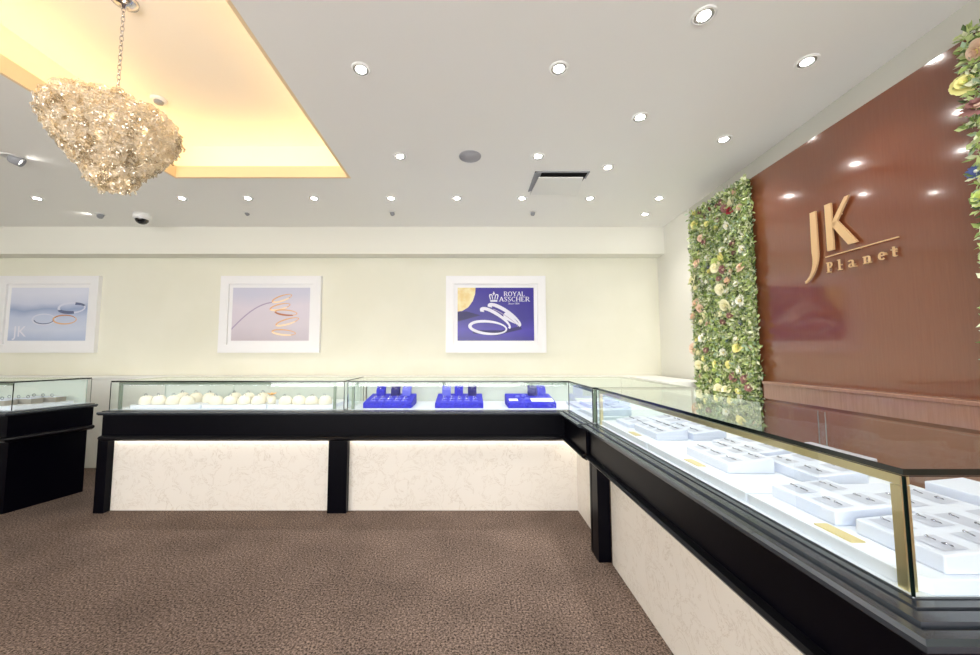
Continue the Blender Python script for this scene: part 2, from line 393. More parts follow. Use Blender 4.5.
def flower_panel(label, y0, y1, z0, z1, nf, nleaf, spots=()):
    t = thing('flower_panel', label, 'flowers', (XV, (y0+y1)/2, z0))
    bm = NB(); box(bm, XV-.010, XV-.001, y0+.02, y1-.02, z0, z1-.02); obj('backing', bm, LM[3], t)
    bm = NB()
    for i in range(nleaf):
        y = random.uniform(y0+.005, y1-.005); z = random.uniform(z0+.025, z1-.01); L = random.uniform(.012, .03); w = L*random.uniform(.2, .45)
        if i % 9 == 0: y = random.choice((y0, y1))+random.uniform(-.01, .01)
        dep = .02+.035*(.5+.5*math.sin(y*37+math.sin(z*23)*2)*math.sin(z*31))*random.random()+.01*random.random()
        p = Vector((XV-dep if i % 9 else XV-.008-.05*random.random(), y, z))
        a = random.uniform(0, 2*PI); d = Vector((-random.uniform(0, 1.1), math.cos(a), math.sin(a))).normalized()
        sd = d.cross(Vector((random.uniform(-1, -.3), random.uniform(-.7, .7), random.uniform(-.7, .7)))).normalized()*w
        e = p+d*L*1.5; mid = p+d*L*.75+Vector((-.004, 0, 0))
        vs = [bm.verts.new(q) for q in (p, mid+sd, e, mid-sd)]
        f = bm.faces.new(vs); f.material_index = random.choices(range(6), (4, 6, 8, 2, 7, 4))[0]
    o = obj('foliage', bm, LM, t, normals=False); o['kind'] = 'stuff'
    col_of = {k: m for k, m, w in FL}
    placed = [(*wm(y, z), k) for y, z, k in spots]
    tries = 0
    while len(placed) < nf and tries < 9000:
        tries += 1
        y = random.uniform(y0+.03, y1-.03); z = random.uniform(z0+.03, z1-.04)
        if all((y-q[0])**2+(z-q[1])**2 > .052**2 for q in placed):
            placed.append((y, z, random.choices([f[0] for f in FL], [f[2] for f in FL])[0]))
    for i, (y, z, k) in enumerate(placed):
        o = bpy.data.objects.new('flower', col_of[k]); C.objects.link(o); o.parent = t
        o.location = Vector((XV-.030-random.random()*.018, y, z))-t.location
        sc_ = random.uniform(.85, 1.15) if i < len(spots) else random.uniform(.5, 1.05)
        o.scale = (sc_*1.3, sc_, sc_); o.rotation_euler = (random.uniform(0, 6), random.uniform(-.6, .6), random.uniform(-.6, .6))
        o['label'] = k+' flower'
    turn_wall(t)
    return t
flower_panel('tall panel of green leaves and pale flowers left of the brown wood wall', 2.575, 3.275, .925, 2.535, 99, 17000,
    spots=((2.96, 2.42, 'red'), (3.02, 2.47, 'mauve'), (3.0, 2.32, 'white'), (3.3, 2.27, 'mauve'), (2.96, 2.15, 'mauve'), (3.44, 2.1, 'pink'), (3.5, 1.95, 'cream'), (3.18, 2.0, 'cream'),
           (3.3, 1.9, 'white'), (3.02, 1.85, 'pink'), (2.9, 1.67, 'white'), (3.08, 1.66, 'cream'), (3.5, 1.6, 'pink'), (2.92, 1.5, 'blue'), (2.95, 1.36, 'white'), (3.55, 1.3, 'pink'), (3.48, 1.15, 'cream')))
flower_panel('panel of leaves and large pink flowers at the right edge of the brown wood wall', .65, 1.365, 1.075, 2.53, 60, 10000,
    spots=((1.46, 2.53, 'pink'), (1.53, 2.42, 'yellow'), (1.49, 2.28, 'mauve'), (1.52, 2.02, 'blue'), (1.5, 1.9, 'lime')))

# letters on the wood wall
def letter_prism(name, polys, parent, dep=.010):
    """convex polygons given as measured (y, z), extruded out of the wall"""
    bm = NB()
    for pts in polys:
        pts = [wm(*p, .99) for p in pts]
        a = [bm.verts.new((XV-.012-dep, y, z)) for y, z in pts]; b = [bm.verts.new((XV-.012, y, z)) for y, z in pts]
        bm.faces.new(a); bm.faces.new(b[::-1])
        for i in range(len(pts)): bm.faces.new((a[i], a[(i+1) % len(pts)], b[(i+1) % len(pts)], b[i]))
    o = obj(name, bm, M['letter'], parent)
    bm = NB()
    for pts in polys[:2]:
        pts = [wm(*p, .99) for p in pts]; cy_ = sum(p[0] for p in pts)/len(pts); cz_ = sum(p[1] for p in pts)/len(pts)
        box(bm, XV-.0125, XV, cy_-.003, cy_+.003, cz_-.003, cz_+.003)
    obj('standoff', bm, M['letter'], o)
    return o
sg = thing('wall_sign', 'raised gold letters reading JK Planet mounted on the brown wood wall', 'sign', (XV, 2.0, 1.6))
outer, inner = [], []
for i in range(13):
    a = i/12*1.25; w_ = 1-i/12
    outer.append((2.297+.145*(1-math.cos(a)), 1.90-.20*math.sin(a)))
    inner.append((outer[-1][0]+.039*w_+.004, outer[-1][1]+.012*(1-w_)+.0))
letter_prism('letter', [[(2.336, 2.158), (2.297, 2.158), outer[0], inner[0]]]+[[inner[i], outer[i], outer[i+1], inner[i+1]] for i in range(12)], sg)
letter_prism('letter', [[(2.236, 2.17), (2.196, 2.17), (2.196, 1.88), (2.236, 1.88)], [(2.196, 2.05), (2.112, 2.172), (2.088, 2.172), (2.180, 2.022), (2.196, 2.01)], [(2.19, 2.045), (2.165, 2.05), (2.058, 1.885), (2.110, 1.885), (2.196, 2.022)]], sg)
letter_prism('underline', [[(2.256, 1.851), (2.256, 1.845), (1.864, 1.848), (1.864, 1.854)]], sg, .006)
def arc(cx, cy, rx, ry, a0, a1, w, n=8, wv=None):
    out = []
    for i in range(n):
        t0, t1 = a0+(a1-a0)*i/n, a0+(a1-a0)*(i+1)/n
        q = []
        for t_, sg_ in ((t0, 1), (t1, 1), (t1, -1), (t0, -1)):
            ww = w*(.45+.55*abs(math.cos(t_)))
            q.append((cx+(rx+sg_*ww/2)*math.cos(t_), cy+(ry+sg_*ww/2)*math.sin(t_)))
        out.append(q)
    return out
def bar(x0, y0, x1, y1): return [(x0, y0), (x1, y0), (x1, y1), (x0, y1)]
# small bold serif letters, in units of cap height
GL = {'P': [bar(.08, 0, .26, 1), bar(0, 0, .36, .08), bar(0, .92, .3, 1), *arc(.26, .72, .26, .24, -PI/2, PI/2, .15)],
      'l': [bar(.1, 0, .26, 1), bar(0, 0, .36, .08), bar(0, .93, .14, 1)],
      'a': [bar(.3, 0, .46, .5), bar(.42, 0, .56, .09), *arc(.2, .5, .18, .15, 0, PI*.9, .14), *arc(.2, .17, .14, .14, PI*.4, PI*1.7, .14)],
      'n': [bar(.08, 0, .24, .66), bar(0, 0, .32, .08), bar(0, .59, .12, .66), bar(.44, 0, .6, .46), bar(.36, 0, .68, .08), *arc(.34, .46, .18, .17, 0, PI*.8, .15)],
      'e': [*arc(.27, .33, .2, .3, .1, PI*1.75, .16, 12), bar(.1, .32, .48, .41)],
      't': [bar(.12, .08, .28, .86), bar(0, .58, .42, .67), *arc(.3, .14, .1, .1, PI, PI*1.9, .12)]}
for ch, y in zip('Planet', (2.256, 2.188, 2.124, 2.044, 1.966, 1.905)):
    h_ = .064
    letter_prism('letter', [[(y-px*h_*1.0, 1.749+(1.845-1.838)*0+pz*h_+(2.256-y)*.012) for px, pz in q] for q in GL[ch]], sg, .004)
turn_wall(sg)
def text_mesh(txt, size, extrude, space=1.0, align='LEFT'):
    cu = bpy.data.curves.new('t', 'FONT'); cu.body = txt; cu.size = size; cu.extrude = extrude; cu.space_character = space; cu.align_x = align; cu.resolution_u = 3
    o = bpy.data.objects.new('t', cu); C.objects.link(o)
    bpy.context.view_layer.update()
    me = bpy.data.meshes.new_from_object(o.evaluated_get(bpy.context.evaluated_depsgraph_get()))
    bpy.data.objects.remove(o); bpy.data.curves.remove(cu)
    return me
def text_obj(name, txt, size, extrude, mat, parent, loc, rot, space=1.0, serif=None, yscale=1):
    """serif: list of (x0, x1, y) little feet in text units"""
    me = text_mesh(txt, size, extrude, space)
    bm = NB(); bm.from_mesh(me); bpy.data.meshes.remove(me)
    if serif:
        for x0, x1, y in serif: box(bm, x0*size, x1*size, y*size, (y+.06)*size, -extrude, extrude)
    bmesh.ops.scale(bm, vec=(1, yscale, 1), verts=bm.verts)
    o = obj(name, bm, mat, parent, world=False)
    r = parent
    o.location = Vector(loc)-r.location; o.rotation_euler = rot
    return o
# ------------------------------------------------------------------ framed pictures on the back wall
def ramp_mat(name, stops, rot=0, scale=1, noise=0, rough=.3):
    m, nt, out = new_mat(name)
    b = nt.nodes.new('ShaderNodeBsdfPrincipled'); nt.links.new(b.outputs[0], out.inputs[0]); b.inputs['Roughness'].default_value = rough
    tc = nt.nodes.new('ShaderNodeTexCoord'); mp = nt.nodes.new('ShaderNodeMapping'); mp.inputs['Rotation'].default_value = (0, 0, rot)
    sp = nt.nodes.new('ShaderNodeSeparateXYZ'); n = nt.nodes.new('ShaderNodeTexNoise'); n.inputs['Scale'].default_value = 3
    ma = nt.nodes.new('ShaderNodeMath'); ma.operation = 'MULTIPLY_ADD'; ma.inputs[1].default_value = noise
    r = nt.nodes.new('ShaderNodeValToRGB'); e = r.color_ramp.elements
    e[0].position, e[1].position = stops[0][0], stops[-1][0]; e[0].color, e[1].color = srgb(stops[0][1]), srgb(stops[-1][1])
    for p, c in stops[1:-1]: x = e.new(p); x.color = srgb(c)
    nt.links.new(tc.outputs['Generated'], sp.inputs[0]); nt.links.new(tc.outputs['Object'], n.inputs['Vector'])
    nt.links.new(n.outputs[0], ma.inputs[0]); nt.links.new(sp.outputs['Z'], ma.inputs[2]); nt.links.new(ma.outputs[0], r.inputs[0])
    nt.links.new(r.outputs[0], b.inputs['Base Color']); return m
PYF = 4.335
def picture(label, x0, x1, z0, z1, printm):
    t = thing('framed_picture', label, 'picture', ((x0+x1)/2, YB, z0))
    w = .095
    bm = NB()
    o = [(x0, z0), (x1, z0), (x1, z1), (x0, z1)]; i_ = [(x0+w, z0+w), (x1-w, z0+w), (x1-w, z1-w), (x0+w, z1-w)]
    F = lambda p, y: bm.verts.new((p[0], y, p[1]))
    for k in range(4):
        l = (k+1) % 4
        bm.faces.new((F(o[k], PYF), F(o[l], PYF), F(i_[l], PYF+.004), F(i_[k], PYF+.004)))
        bm.faces.new((F(o[k], PYF), F(o[l], PYF), F(o[l], YB), F(o[k], YB)))
        bm.faces.new((F(i_[k], PYF+.004), F(i_[l], PYF+.004), F(i_[l], PYF+.03), F(i_[k], PYF+.03)))
    bmesh.ops.remove_doubles(bm, verts=bm.verts, dist=1e-5)
    obj('frame', bm, M['frame'], t)
    bm = NB(); box(bm, x0+w, x1-w, PYF+.028, YB-.001, z0+w, z1-w); obj('mat_board', bm, M['frame'], t)
    q = .138
    bm = NB(); box(bm, x0+q, x1-q, PYF+.024, PYF+.028, z0+q+.004, z1-q); p = obj('print', bm, printm, t)
    return t, p, (x0+q, x1-q, z0+q, z1-q)
def flat(parent, name, polys, mat, y, rect):
    """flat shapes on a print; coordinates as fractions of the print (0..1, y up)"""
    X0, X1, Z0, Z1 = rect
    bm = NB()
    for pts in polys:
        f = bm.faces.new([bm.verts.new((X0+(X1-X0)*min(1, max(0, a)), y, Z0+(Z1-Z0)*min(1, max(0, b)))) for a, b in pts])
    bmesh.ops.triangulate(bm, faces=[f for f in bm.faces if len(f.verts) > 4])
    return obj(name, bm, mat, parent, normals=False)
def band(cx, cy, a, b, rot, t0, t1, w0, w1, n=28):
    """ribbon along an ellipse arc (fractions of the print)"""
    out = []; P0 = None
    for i in range(n+1):
        th = t0+(t1-t0)*i/n; w = w0+(w1-w0)*(.5-.5*math.cos(th))
        def pt(k):
            x = (a+k)*math.cos(th); y = (b+k)*math.sin(th)
            return (cx+x*math.cos(rot)-y*math.sin(rot), cy+(x*math.sin(rot)+y*math.cos(rot))*1.35)
        q = (pt(-w/2), pt(w/2))
        if P0: out.append([P0[0], P0[1], q[1], q[0]])
        P0 = q
    return out
GOLD = pbr('printed_gold', (226, 178, 130), .4); GOLDL = pbr('printed_pale_gold', (250, 224, 186), .4); GOLDD = pbr('printed_dark_gold', (176, 116, 88), .4)
SIL = pbr('printed_silver', (210, 214, 232), .4); SILD = pbr('printed_dark_silver', (96, 106, 140), .4); WH = pbr('printed_white', (224, 224, 238), .4)
SHB = pbr('printed_shadow_blue', (26, 16, 92), .4); PCR = pbr('printed_cream', (240, 228, 180), .4, col2=(232, 206, 140), scale=9)
LAV = pbr('printed_lavender', (172, 158, 186), .5)
# left picture: wedding rings on pale blue
t, p, R = picture('white framed picture of rings on pale blue, leftmost on the back wall', -5.59, -4.40, 1.265, 2.175,
    ramp_mat('pale_blue_print', [(0, (160, 176, 210)), (.3, (202, 210, 230)), (.55, (192, 202, 226)), (.68, (152, 168, 204)), (.8, (202, 208, 228)), (1, (216, 220, 236))], noise=.2))
y = PYF+.0235
flat(t, 'ring_image', band(.45, .40, .15, .075, 0, 0, 2*PI, .012, .02), SIL, y, R)
flat(t, 'ring_image', band(.45, .395, .125, .055, 0, 3.2, 6.1, .01, .014), SILD, y-.0004, R)
flat(t, 'ring_image', band(.72, .40, .15, .06, 0, 0, 2*PI, .012, .022), GOLD, y-.0002, R)
flat(t, 'ring_image', band(.72, .42, .13, .045, 0, .2, 3.0, .008, .012), GOLDD, y-.0006, R)
flat(t, 'ring_image', band(.80, .62, .17, .07, .05, 0, 2*PI, .02, .03), SIL, y-.0001, R)
flat(t, 'ring_image', band(.80, .60, .16, .05, .05, 3.3, 4.9, .03, .05), SILD, y-.0003, R)
flat(t, 'ring_image', band(.82, .63, .15, .05, .05, .3, 1.4, .03, .05), SILD, y-.0003, R)
text_obj('lettering', 'JK', .17, .0003, WH, t, (-5.39, y-.001, 1.455), (PI/2, 0, 0), yscale=1.05)
# middle picture: gold rings threaded on a twig
t, p, R = picture('white framed picture of gold rings on pale pink, middle of the back wall', -2.955, -1.765, 1.265, 2.175,
    ramp_mat('pale_pink_print', [(0, (190, 180, 190)), (.4, (208, 200, 210)), (.75, (216, 208, 220)), (1, (200, 200, 218))], noise=.25))
tw = []
for i in range(16):
    a = i/15; x = a*.62; z = .22+.62*a-.1*a*a*1.2+.12*math.sin(a*3); w = .018*(1-.5*a)
    tw.append((x, z, w))
flat(t, 'twig_image', [[(a[0], a[1]-a[2]), (b[0], b[1]-b[2]), (b[0], b[1]+b[2]), (a[0], a[1]+a[2])] for a, b in zip(tw, tw[1:])], LAV, y, R)
for k, (cx, cy, a, rot) in enumerate(((.64, .80, .13, .35), (.62, .64, .13, .25), (.70, .53, .14, -.1), (.72, .36, .15, .3), (.68, .16, .15, -.1))):
    flat(t, 'ring_image', band(cx, cy, a, .035, rot, 0, 2*PI, .012, .022), GOLD, y-.0002*(k+1), R)
    flat(t, 'ring_image', band(cx, cy, a, .035, rot, 3.3, 5.4, .018, .03), GOLDL if k != 2 else GOLDD, y-.0002*(k+1)-.0001, R)
# right picture: royal blue poster
t, p, R = picture('white framed royal blue poster with crown, white lettering and diamond rings', -.285, .895, 1.265, 2.175,
    ramp_mat('royal_blue_print', [(0, (20, 10, 96)), (.35, (58, 40, 164)), (.6, (38, 24, 136)), (1, (44, 28, 146))], noise=.35))
flat(t, 'flower_image', [[(0, 1), (0, .55), (.06, .56), (.14, .63), (.2, .75), (.23, .88), (.235, 1)]], PCR, y, R)
flat(t, 'shadow_image', [[(0, .55), (.12, .55), (.3, .48), (.1, .40), (0, .36)], [(.2, .14), (.5, .10), (.84, .22), (.82, .28), (.6, .2), (.2, .2)]], SHB, y, R)
flat(t, 'ring_image', band(.40, .25, .24, .085, -.1, 0, 2*PI, .022, .045), WH, y-.0004, R)
flat(t, 'ring_image', band(.50, .42, .22, .06, -.62, -.2, 3.6, .03, .055), WH, y-.0006, R)
flat(t, 'ring_image', band(.62, .48, .24, .06, -.62, -.3, 3.5, .03, .06), WH, y-.0008, R)
flat(t, 'ring_image', band(.62, .43, .2, .03, -.62, -.1, 2.9, .006, .012), LAV, y-.001, R)
flat(t, 'diamond_image', [[(.60, .50), (.65, .56), (.69, .5), (.83, .28), (.72, .34), (.6, .42)]], WH, y-.0009, R)
# crown
cx, cy, cw, chh = .475, .735, .06, .17
cr = [[(cx-cw*.75, cy), (cx+cw*.75, cy), (cx+cw*.8, cy+.03), (cx-cw*.8, cy+.03)],
      [(cx-cw*.8, cy+.04), (cx-cw*.6, cy+.04), (cx-cw*.85, cy+.12), (cx-cw*1.05, cy+.11)], [(cx+cw*.8, cy+.04), (cx+cw*.6, cy+.04), (cx+cw*.85, cy+.12), (cx+cw*1.05, cy+.11)],
      [(cx-cw*.3, cy+.04), (cx-cw*.12, cy+.04), (cx-cw*.3, cy+.13), (cx-cw*.5, cy+.13)], [(cx+cw*.3, cy+.04), (cx+cw*.12, cy+.04), (cx+cw*.3, cy+.13), (cx+cw*.5, cy+.13)],
      [(cx-cw*.1, cy+.12), (cx+cw*.1, cy+.12), (cx+cw*.1, cy+.19), (cx-cw*.1, cy+.19)], [(cx-cw*.25, cy+.145), (cx+cw*.25, cy+.145), (cx+cw*.25, cy+.165), (cx-cw*.25, cy+.165)],
      [(cx-cw*1.05, cy+.11), (cx-cw*.4, cy+.13), (cx-cw*.4, cy+.145), (cx-cw*.95, cy+.14)], [(cx+cw*1.05, cy+.11), (cx+cw*.4, cy+.13), (cx+cw*.4, cy+.145), (cx+cw*.95, cy+.14)]]
flat(t, 'crown_emblem', cr, WH, y-.0004, R)
WS = [(-.01, .0)]
# raised serif caps drawn from strokes: width of each letter, strokes (x0,y0,x1,y1,weight)
CAPS = {'R': (.72, [(.14, 0, .14, 1, .15), (.14, 1, .5, .93, .09), (.55, .9, .55, .58, .13), (.5, .52, .14, .5, .09), (.36, .5, .66, 0, .14)], [(.14, 0), (.14, 1), (.66, 0)]),
        'O': (.8, 'O', []), 'Y': (.74, [(.08, 1, .37, .45, .14), (.66, 1, .37, .45, .09), (.37, .48, .37, 0, .15)], [(.08, 1), (.66, 1), (.37, 0)]),
        'A': (.78, [(.08, 0, .38, 1, .09), (.38, 1, .68, 0, .15), (.2, .32, .56, .32, .08)], [(.08, 0), (.68, 0)]),
        'L': (.64, [(.14, 0, .14, 1, .15), (.14, .04, .56, .04, .09), (.56, .04, .56, .24, .07)], [(.14, 0), (.14, 1)]),
        'S': (.58, [(.46, .8, .46, .98, .07), (.44, .93, .18, .95, .09), (.13, .9, .13, .66, .13), (.13, .62, .43, .4, .15), (.45, .38, .45, .12, .13), (.4, .05, .12, .05, .09), (.1, .02, .1, .24, .07)], []),
        'C': (.72, [(.58, .78, .58, .98, .07), (.56, .92, .28, .96, .09), (.22, .9, .1, .6, .13), (.1, .64, .1, .36, .14), (.1, .4, .22, .1, .13), (.28, .04, .58, .08, .09), (.58, .04, .58, .24, .06)], []),
        'H': (.82, [(.14, 0, .14, 1, .15), (.66, 0, .66, 1, .15), (.14, .5, .66, .5, .08)], [(.14, 0), (.14, 1), (.66, 0), (.66, 1)]),
        'E': (.68, [(.14, 0, .14, 1, .15), (.14, .04, .56, .04, .09), (.14, .96, .54, .96, .09), (.14, .5, .44, .5, .08), (.56, .04, .56, .22, .07), (.54, .96, .54, .8, .07)], [(.14, 0), (.14, 1)])}
def serif_word(word, x, z, h, kx=1.0):
    polys = []
    def stroke(a, b, c, d, w):
        v = Vector((c-a, d-b)); n = Vector((-v.y, v.x)).normalized()*w/2
        return [(a+n.x, b+n.y), (a-n.x, b-n.y), (c-n.x, d-n.y), (c+n.x, d+n.y)]
    for ch in word:
        w, st, ft = CAPS[ch]; loc = []
        if st == 'O':
            for i in range(20):
                a0, a1 = 2*PI*i/20, 2*PI*(i+1)/20
                loc.append([(.4+r*math.cos(a)*(.36 if r == 1 else .22)/1, .5+(.52 if r == 1 else .42)*math.sin(a)) for a, r in ((a0, 1), (a1, 1))] + [(.4+.22*math.cos(a), .5+.43*math.sin(a)) for a in (a1, a0)])
        else:
            loc += [stroke(*s) for s in st]
        for fx, fy in ft: loc.append(stroke(fx-.13, fy-(.03 if fy else -.03), fx+.13, fy-(.03 if fy else -.03), .06))
        for q in loc: polys.append([(x+a*h*kx, z+b*h) for a, b in q])
        x += w*h*kx*1.02
    return polys, x
def word_obj(parent, word, x, z, h, x_end, name='lettering'):
    pl, xe = serif_word(word, 0, z, h); k = (x_end-x)/xe
    bm = NB()
    for q in pl: bm.faces.new([bm.verts.new((x+a*k, PYF+.0228, b)) for a, b in q])
    return obj(name, bm, WH, parent, normals=False)
word_obj(t, 'ROYAL', .40, 1.935, .055, .655)
word_obj(t, 'ASSCHER', .345, 1.872, .055, .71)
text_obj('lettering', 'Since 1854', .03, .0002, WH, t, (.455, PYF+.0226, 1.837), (PI/2, 0, 0))

# ------------------------------------------------------------------ display counters
ZL, ZG = .80, 1.033
def sweep_profile(bm, path, prof):
    """prof: list of (outward offset, z) swept along plan path with mitred corners; outward = right of travel"""
    n = len(path); rows = []
    for i, p in enumerate(path):
        p = Vector(p)
        d0 = (p-Vector(path[i-1])).normalized() if i else None
        d1 = (Vector(path[i+1])-p).normalized() if i < n-1 else None
        if d0 is None: nn = Vector((d1.y, -d1.x)); k = 1
        elif d1 is None: nn = Vector((d0.y, -d0.x)); k = 1
        else:
            a = Vector((d0.y, -d0.x)); b = Vector((d1.y, -d1.x)); nn = (a+b).normalized(); k = 1/max(.3, nn.dot(a))
        rows.append([bm.verts.new((p.x+nn.x*o*k, p.y+nn.y*o*k, z)) for o, z in prof])
    m = len(prof)
    for a, b in zip(rows, rows[1:]):
        for j in range(m): bm.faces.new((a[j], b[j], b[(j+1) % m], a[(j+1) % m]))
    bm.faces.new(rows[0][::-1]); bm.faces.new(rows[-1])
def beam_path(bm, path, o0, o1, z0, z1): sweep_profile(bm, path, [(o0, z0), (o1, z0), (o1, z1), (o0, z1)])
# path = line of the glass fronts, travelled so that the customer side is on its right
def counter(label, path, foot, panel_path, legs, back_foot, loc, ends=(0, 0)):
    t = thing('display_counter', label, 'counter', loc)
    # band, from under the ledge to the lower moulding
    bm = NB(); beam_path(bm, path, -.02, .05, .60, ZL-.02); obj('band', bm, M['black'], t)
    bm = NB(); sweep_profile(bm, path, [(-.02, ZL-.03), (.088, ZL-.03), (.104, ZL-.018), (.104, ZL-.008), (.093, ZL-.004), (.075, ZL-.004), (.072, ZL-.010), (.064, ZL-.010), (.061, ZL), (.035, ZL), (.033, ZL-.006), (.027, ZL-.006), (.025, ZL), (-.02, ZL)])
    obj('ledge', bm, M['ledge'], t)
    bm = NB(); sweep_profile(bm, path, [(-.02, .572), (.045, .572), (.047, .564), (.075, .580), (.082, .590), (.075, .602), (.055, .607), (-.02, .607)])
    obj('moulding', bm, M['mould'], t)
    bm = NB(); beam_path(bm, panel_path, -.02, 0, 0, .572); obj('base_panel', bm, M['marble'], t)
    bm = NB(); beam_path(bm, panel_path, .004, .02, .5705, .5715); obj('light_strip', bm, M['led'], t)
    for lp in legs:
        bm = NB(); prism(bm, lp, 0, .573); obj('leg', bm, M['black'], t)
    bm = NB(); prism(bm, back_foot, .60, ZL-.001); obj('carcass', bm, M['cabw'], t)
    bm = NB(); prism(bm, foot, ZL-.001, ZL+.003); obj('case_floor', bm, M['board'], t)
    return t
def case(t, foot, fronts, tint='glass', ztop=ZG, doors=None, dm='frost'):
    bm = NB(); poly_pane(bm, foot, ztop-.012, .012); obj('top_glass', bm, [M['glasstop'], M['edge']], t, normals=False)
    for a, b in fronts:
        bm = NB(); a3 = Vector((*a, ZL+.002)); b3 = Vector((*b, ZL+.002)); pane(bm, a3, b3-a3, Vector((0, 0, ztop-.0135-ZL-.002)), .008)
        obj('glass_pane', bm, [M['glass'], M['edge']], t, normals=False)
    for a, b in (doors or []):
        bm = NB(); a3 = Vector((*a, ZL+.006)); b3 = Vector((*b, ZL+.006)); pane(bm, a3, b3-a3, Vector((0, 0, ztop-.018-ZL-.006)), .005)
        obj('sliding_door', bm, [M[dm], M['edgel']], t, normals=False)
def light_bar(t, a, b, inward, ztop=ZG, posts=(1, 1), w=.02, mat='barg'):
    """brass profile under the top glass along a-b, lit on its underside"""
    a, b, n = Vector(a), Vector(b), Vector(inward)
    d = (b-a).normalized()
    def quad(p, q, i0, i1): return [(p.x+n.x*i0, p.y+n.y*i0), (q.x+n.x*i0, q.y+n.y*i0), (q.x+n.x*i1, q.y+n.y*i1), (p.x+n.x*i1, p.y+n.y*i1)]
    p, q = a+d*.03, b-d*.012
    bm = NB(); prism(bm, quad(p, q, .006, .006+w), ztop-.034, ztop-.0125); bar_ = obj('light_bar', bm, M[mat], t)
    bm = NB(); prism(bm, quad(p+d*.03, q-d*.03, .010, .004+w), ztop-.0345, ztop-.0341); obj('light_strip', bm, M['ledc'], bar_)
    for k, on in enumerate(posts):
        if not on: continue
        c = p if k == 0 else q-d*.018
        bm = NB(); prism(bm, quad(c, c+d*.018, .006, .006+w), ZL+.003, ztop-.036); obj('post', bm, M['brass' if mat == 'brass' else 'barg'], t)

GY = 3.03   # glass line of the back run
# A: long left counter on the back run
gA0, gA1 = -2.915, -1.02
tA = counter('long black and cream counter under a glass case of cream mounds, centre left', [(-2.915, GY), (-1.0, GY)], [(gA0, GY), (gA1, GY), (gA1, 3.58), (gA0, 3.58)], [(-2.90, 3.06), (-1.0, 3.06)],
    [[(-2.965, 3.005), (-2.885, 3.005), (-2.87, 3.5), (-2.935, 3.5)], [(-1.125, 3.005), (-1.0, 3.005), (-1.0, 3.5), (-1.125, 3.5)]],
    [(-2.90, 3.0), (-1.0, 3.0), (-1.0, 3.58), (-2.90, 3.58)], (-1.95, 3.3, 0))
case(tA, [(gA0, GY), (gA1, GY), (gA1, 3.58), (gA0, 3.58)], [((gA0, GY), (gA1, GY)), ((gA0, 3.58), (gA0, GY)), ((gA1, GY), (gA1, 3.58))],
     doors=[((gA0+.01, 3.56), (-2.25, 3.56)), ((-2.27, 3.57), (-1.60, 3.57)), ((-1.62, 3.56), (gA1-.01, 3.56))])
light_bar(tA, (gA0+.03, GY), (gA1-.06, GY), (0, 1))
# B: corner counter
XC, XCb = .80, 1.45
gB0 = -.99
XC2 = .82
fB = [(gB0, GY), (XC, GY), (XC, 2.44), (XCb, 2.44), (XCb, 3.58), (gB0, 3.58)]
tB = counter('black and cream L-shaped corner counter under a glass case of blue trays', [(-1.0, GY), (XC, GY), (XC, 2.44)], fB, [(-1.0, 3.06), (.865, 3.06), (.865, 2.43)],
    [[(-1.0, 3.005), (-.975, 3.005), (-.975, 3.5), (-1.0, 3.5)], [(.775, 2.432), (.86, 2.432), (.86, 2.46), (.775, 2.46)]],
    [(-1.0, 3.0), (XC+.01, 3.0), (XC+.01, 2.44), (XCb, 2.44), (XCb, 3.58), (-1.0, 3.58)], (.4, 3.3, 0))
case(tB, fB, [((gB0, GY), (XC, GY)), ((XC, GY), (XC, 2.44)), ((XC, 2.44), (XCb, 2.44)), ((gB0, 3.58), (gB0, GY)), ((XCb, 2.44), (XCb, 3.58))],
     doors=[((gB0+.01, 3.56), (-.2, 3.56)), ((-.22, 3.57), (.45, 3.57)), ((.43, 3.56), (XCb-.02, 3.56))])
light_bar(tB, (gB0, GY), (XC-.0, GY), (0, 1), posts=(1, 0))
light_bar(tB, (XC, GY), (XC, 2.44), (1, 0), posts=(0, 1))
# C: right counter reaching to the camera
Y0 = .718
fC = [(XC2, Y0), (XCb, Y0), (XCb, 2.425), (XC2, 2.425)]
tC = counter('long black counter under the glass case of white trays in the right foreground', [(XC2, 2.425), (XC2, Y0), (XCb+.05, Y0)], fC, [(.85, 2.30), (.85, .76), (1.45, .76)],
    [[(.775, 2.318), (.85, 2.318), (.85, 2.42), (.775, 2.42)], [(.79, .72), (.85, .72), (.85, .80), (.79, .80)]],
    [(XC2+.01, Y0+.01), (XCb, Y0+.01), (XCb, 2.42), (XC2+.01, 2.42)], (1.1, 1.5, 0))
case(tC, fC, [((XC2, 2.425), (XC2, Y0)), ((XC2, Y0), (XCb, Y0)), ((XCb, 2.425), (XC2, 2.425))],
     doors=[((XCb-.012, 2.41), (XCb-.012, 1.52)), ((XCb-.004, 1.56), (XCb-.004, Y0+.01))], dm='glassdoor')
light_bar(tC, (XC2, 2.425), (XC2, Y0), (1, 0), w=.018, mat='brass')
# D: left counter with a skewed end
gD = [(-5.9, 2.965), (-3.625, 2.965), (-3.50, 3.45), (-5.9, 3.45)]
tD = counter('black counter with a glass case of grey trays at the far left', [(-5.9, 2.965), (-3.625, 2.965), (-3.50, 3.45)], gD, [(-5.9, 3.02), (-3.76, 3.02)],
    [[(-3.76, 2.99), (-3.655, 2.99), (-3.53, 3.47), (-3.63, 3.47)]],
    [(-5.9, 2.97), (-3.64, 2.97), (-3.52, 3.44), (-5.9, 3.44)], (-4.7, 3.2, 0))
case(tD, gD, [((-5.9, 2.965), (-3.625, 2.965)), ((-3.625, 2.965), (-3.50, 3.45))], doors=[((-5.85, 3.44), (-4.5, 3.44)), ((-4.55, 3.43), (-3.52, 3.43))])
light_bar(tD, (-5.8, 2.965), (-3.65, 2.965), (0, 1), posts=(0, 0))

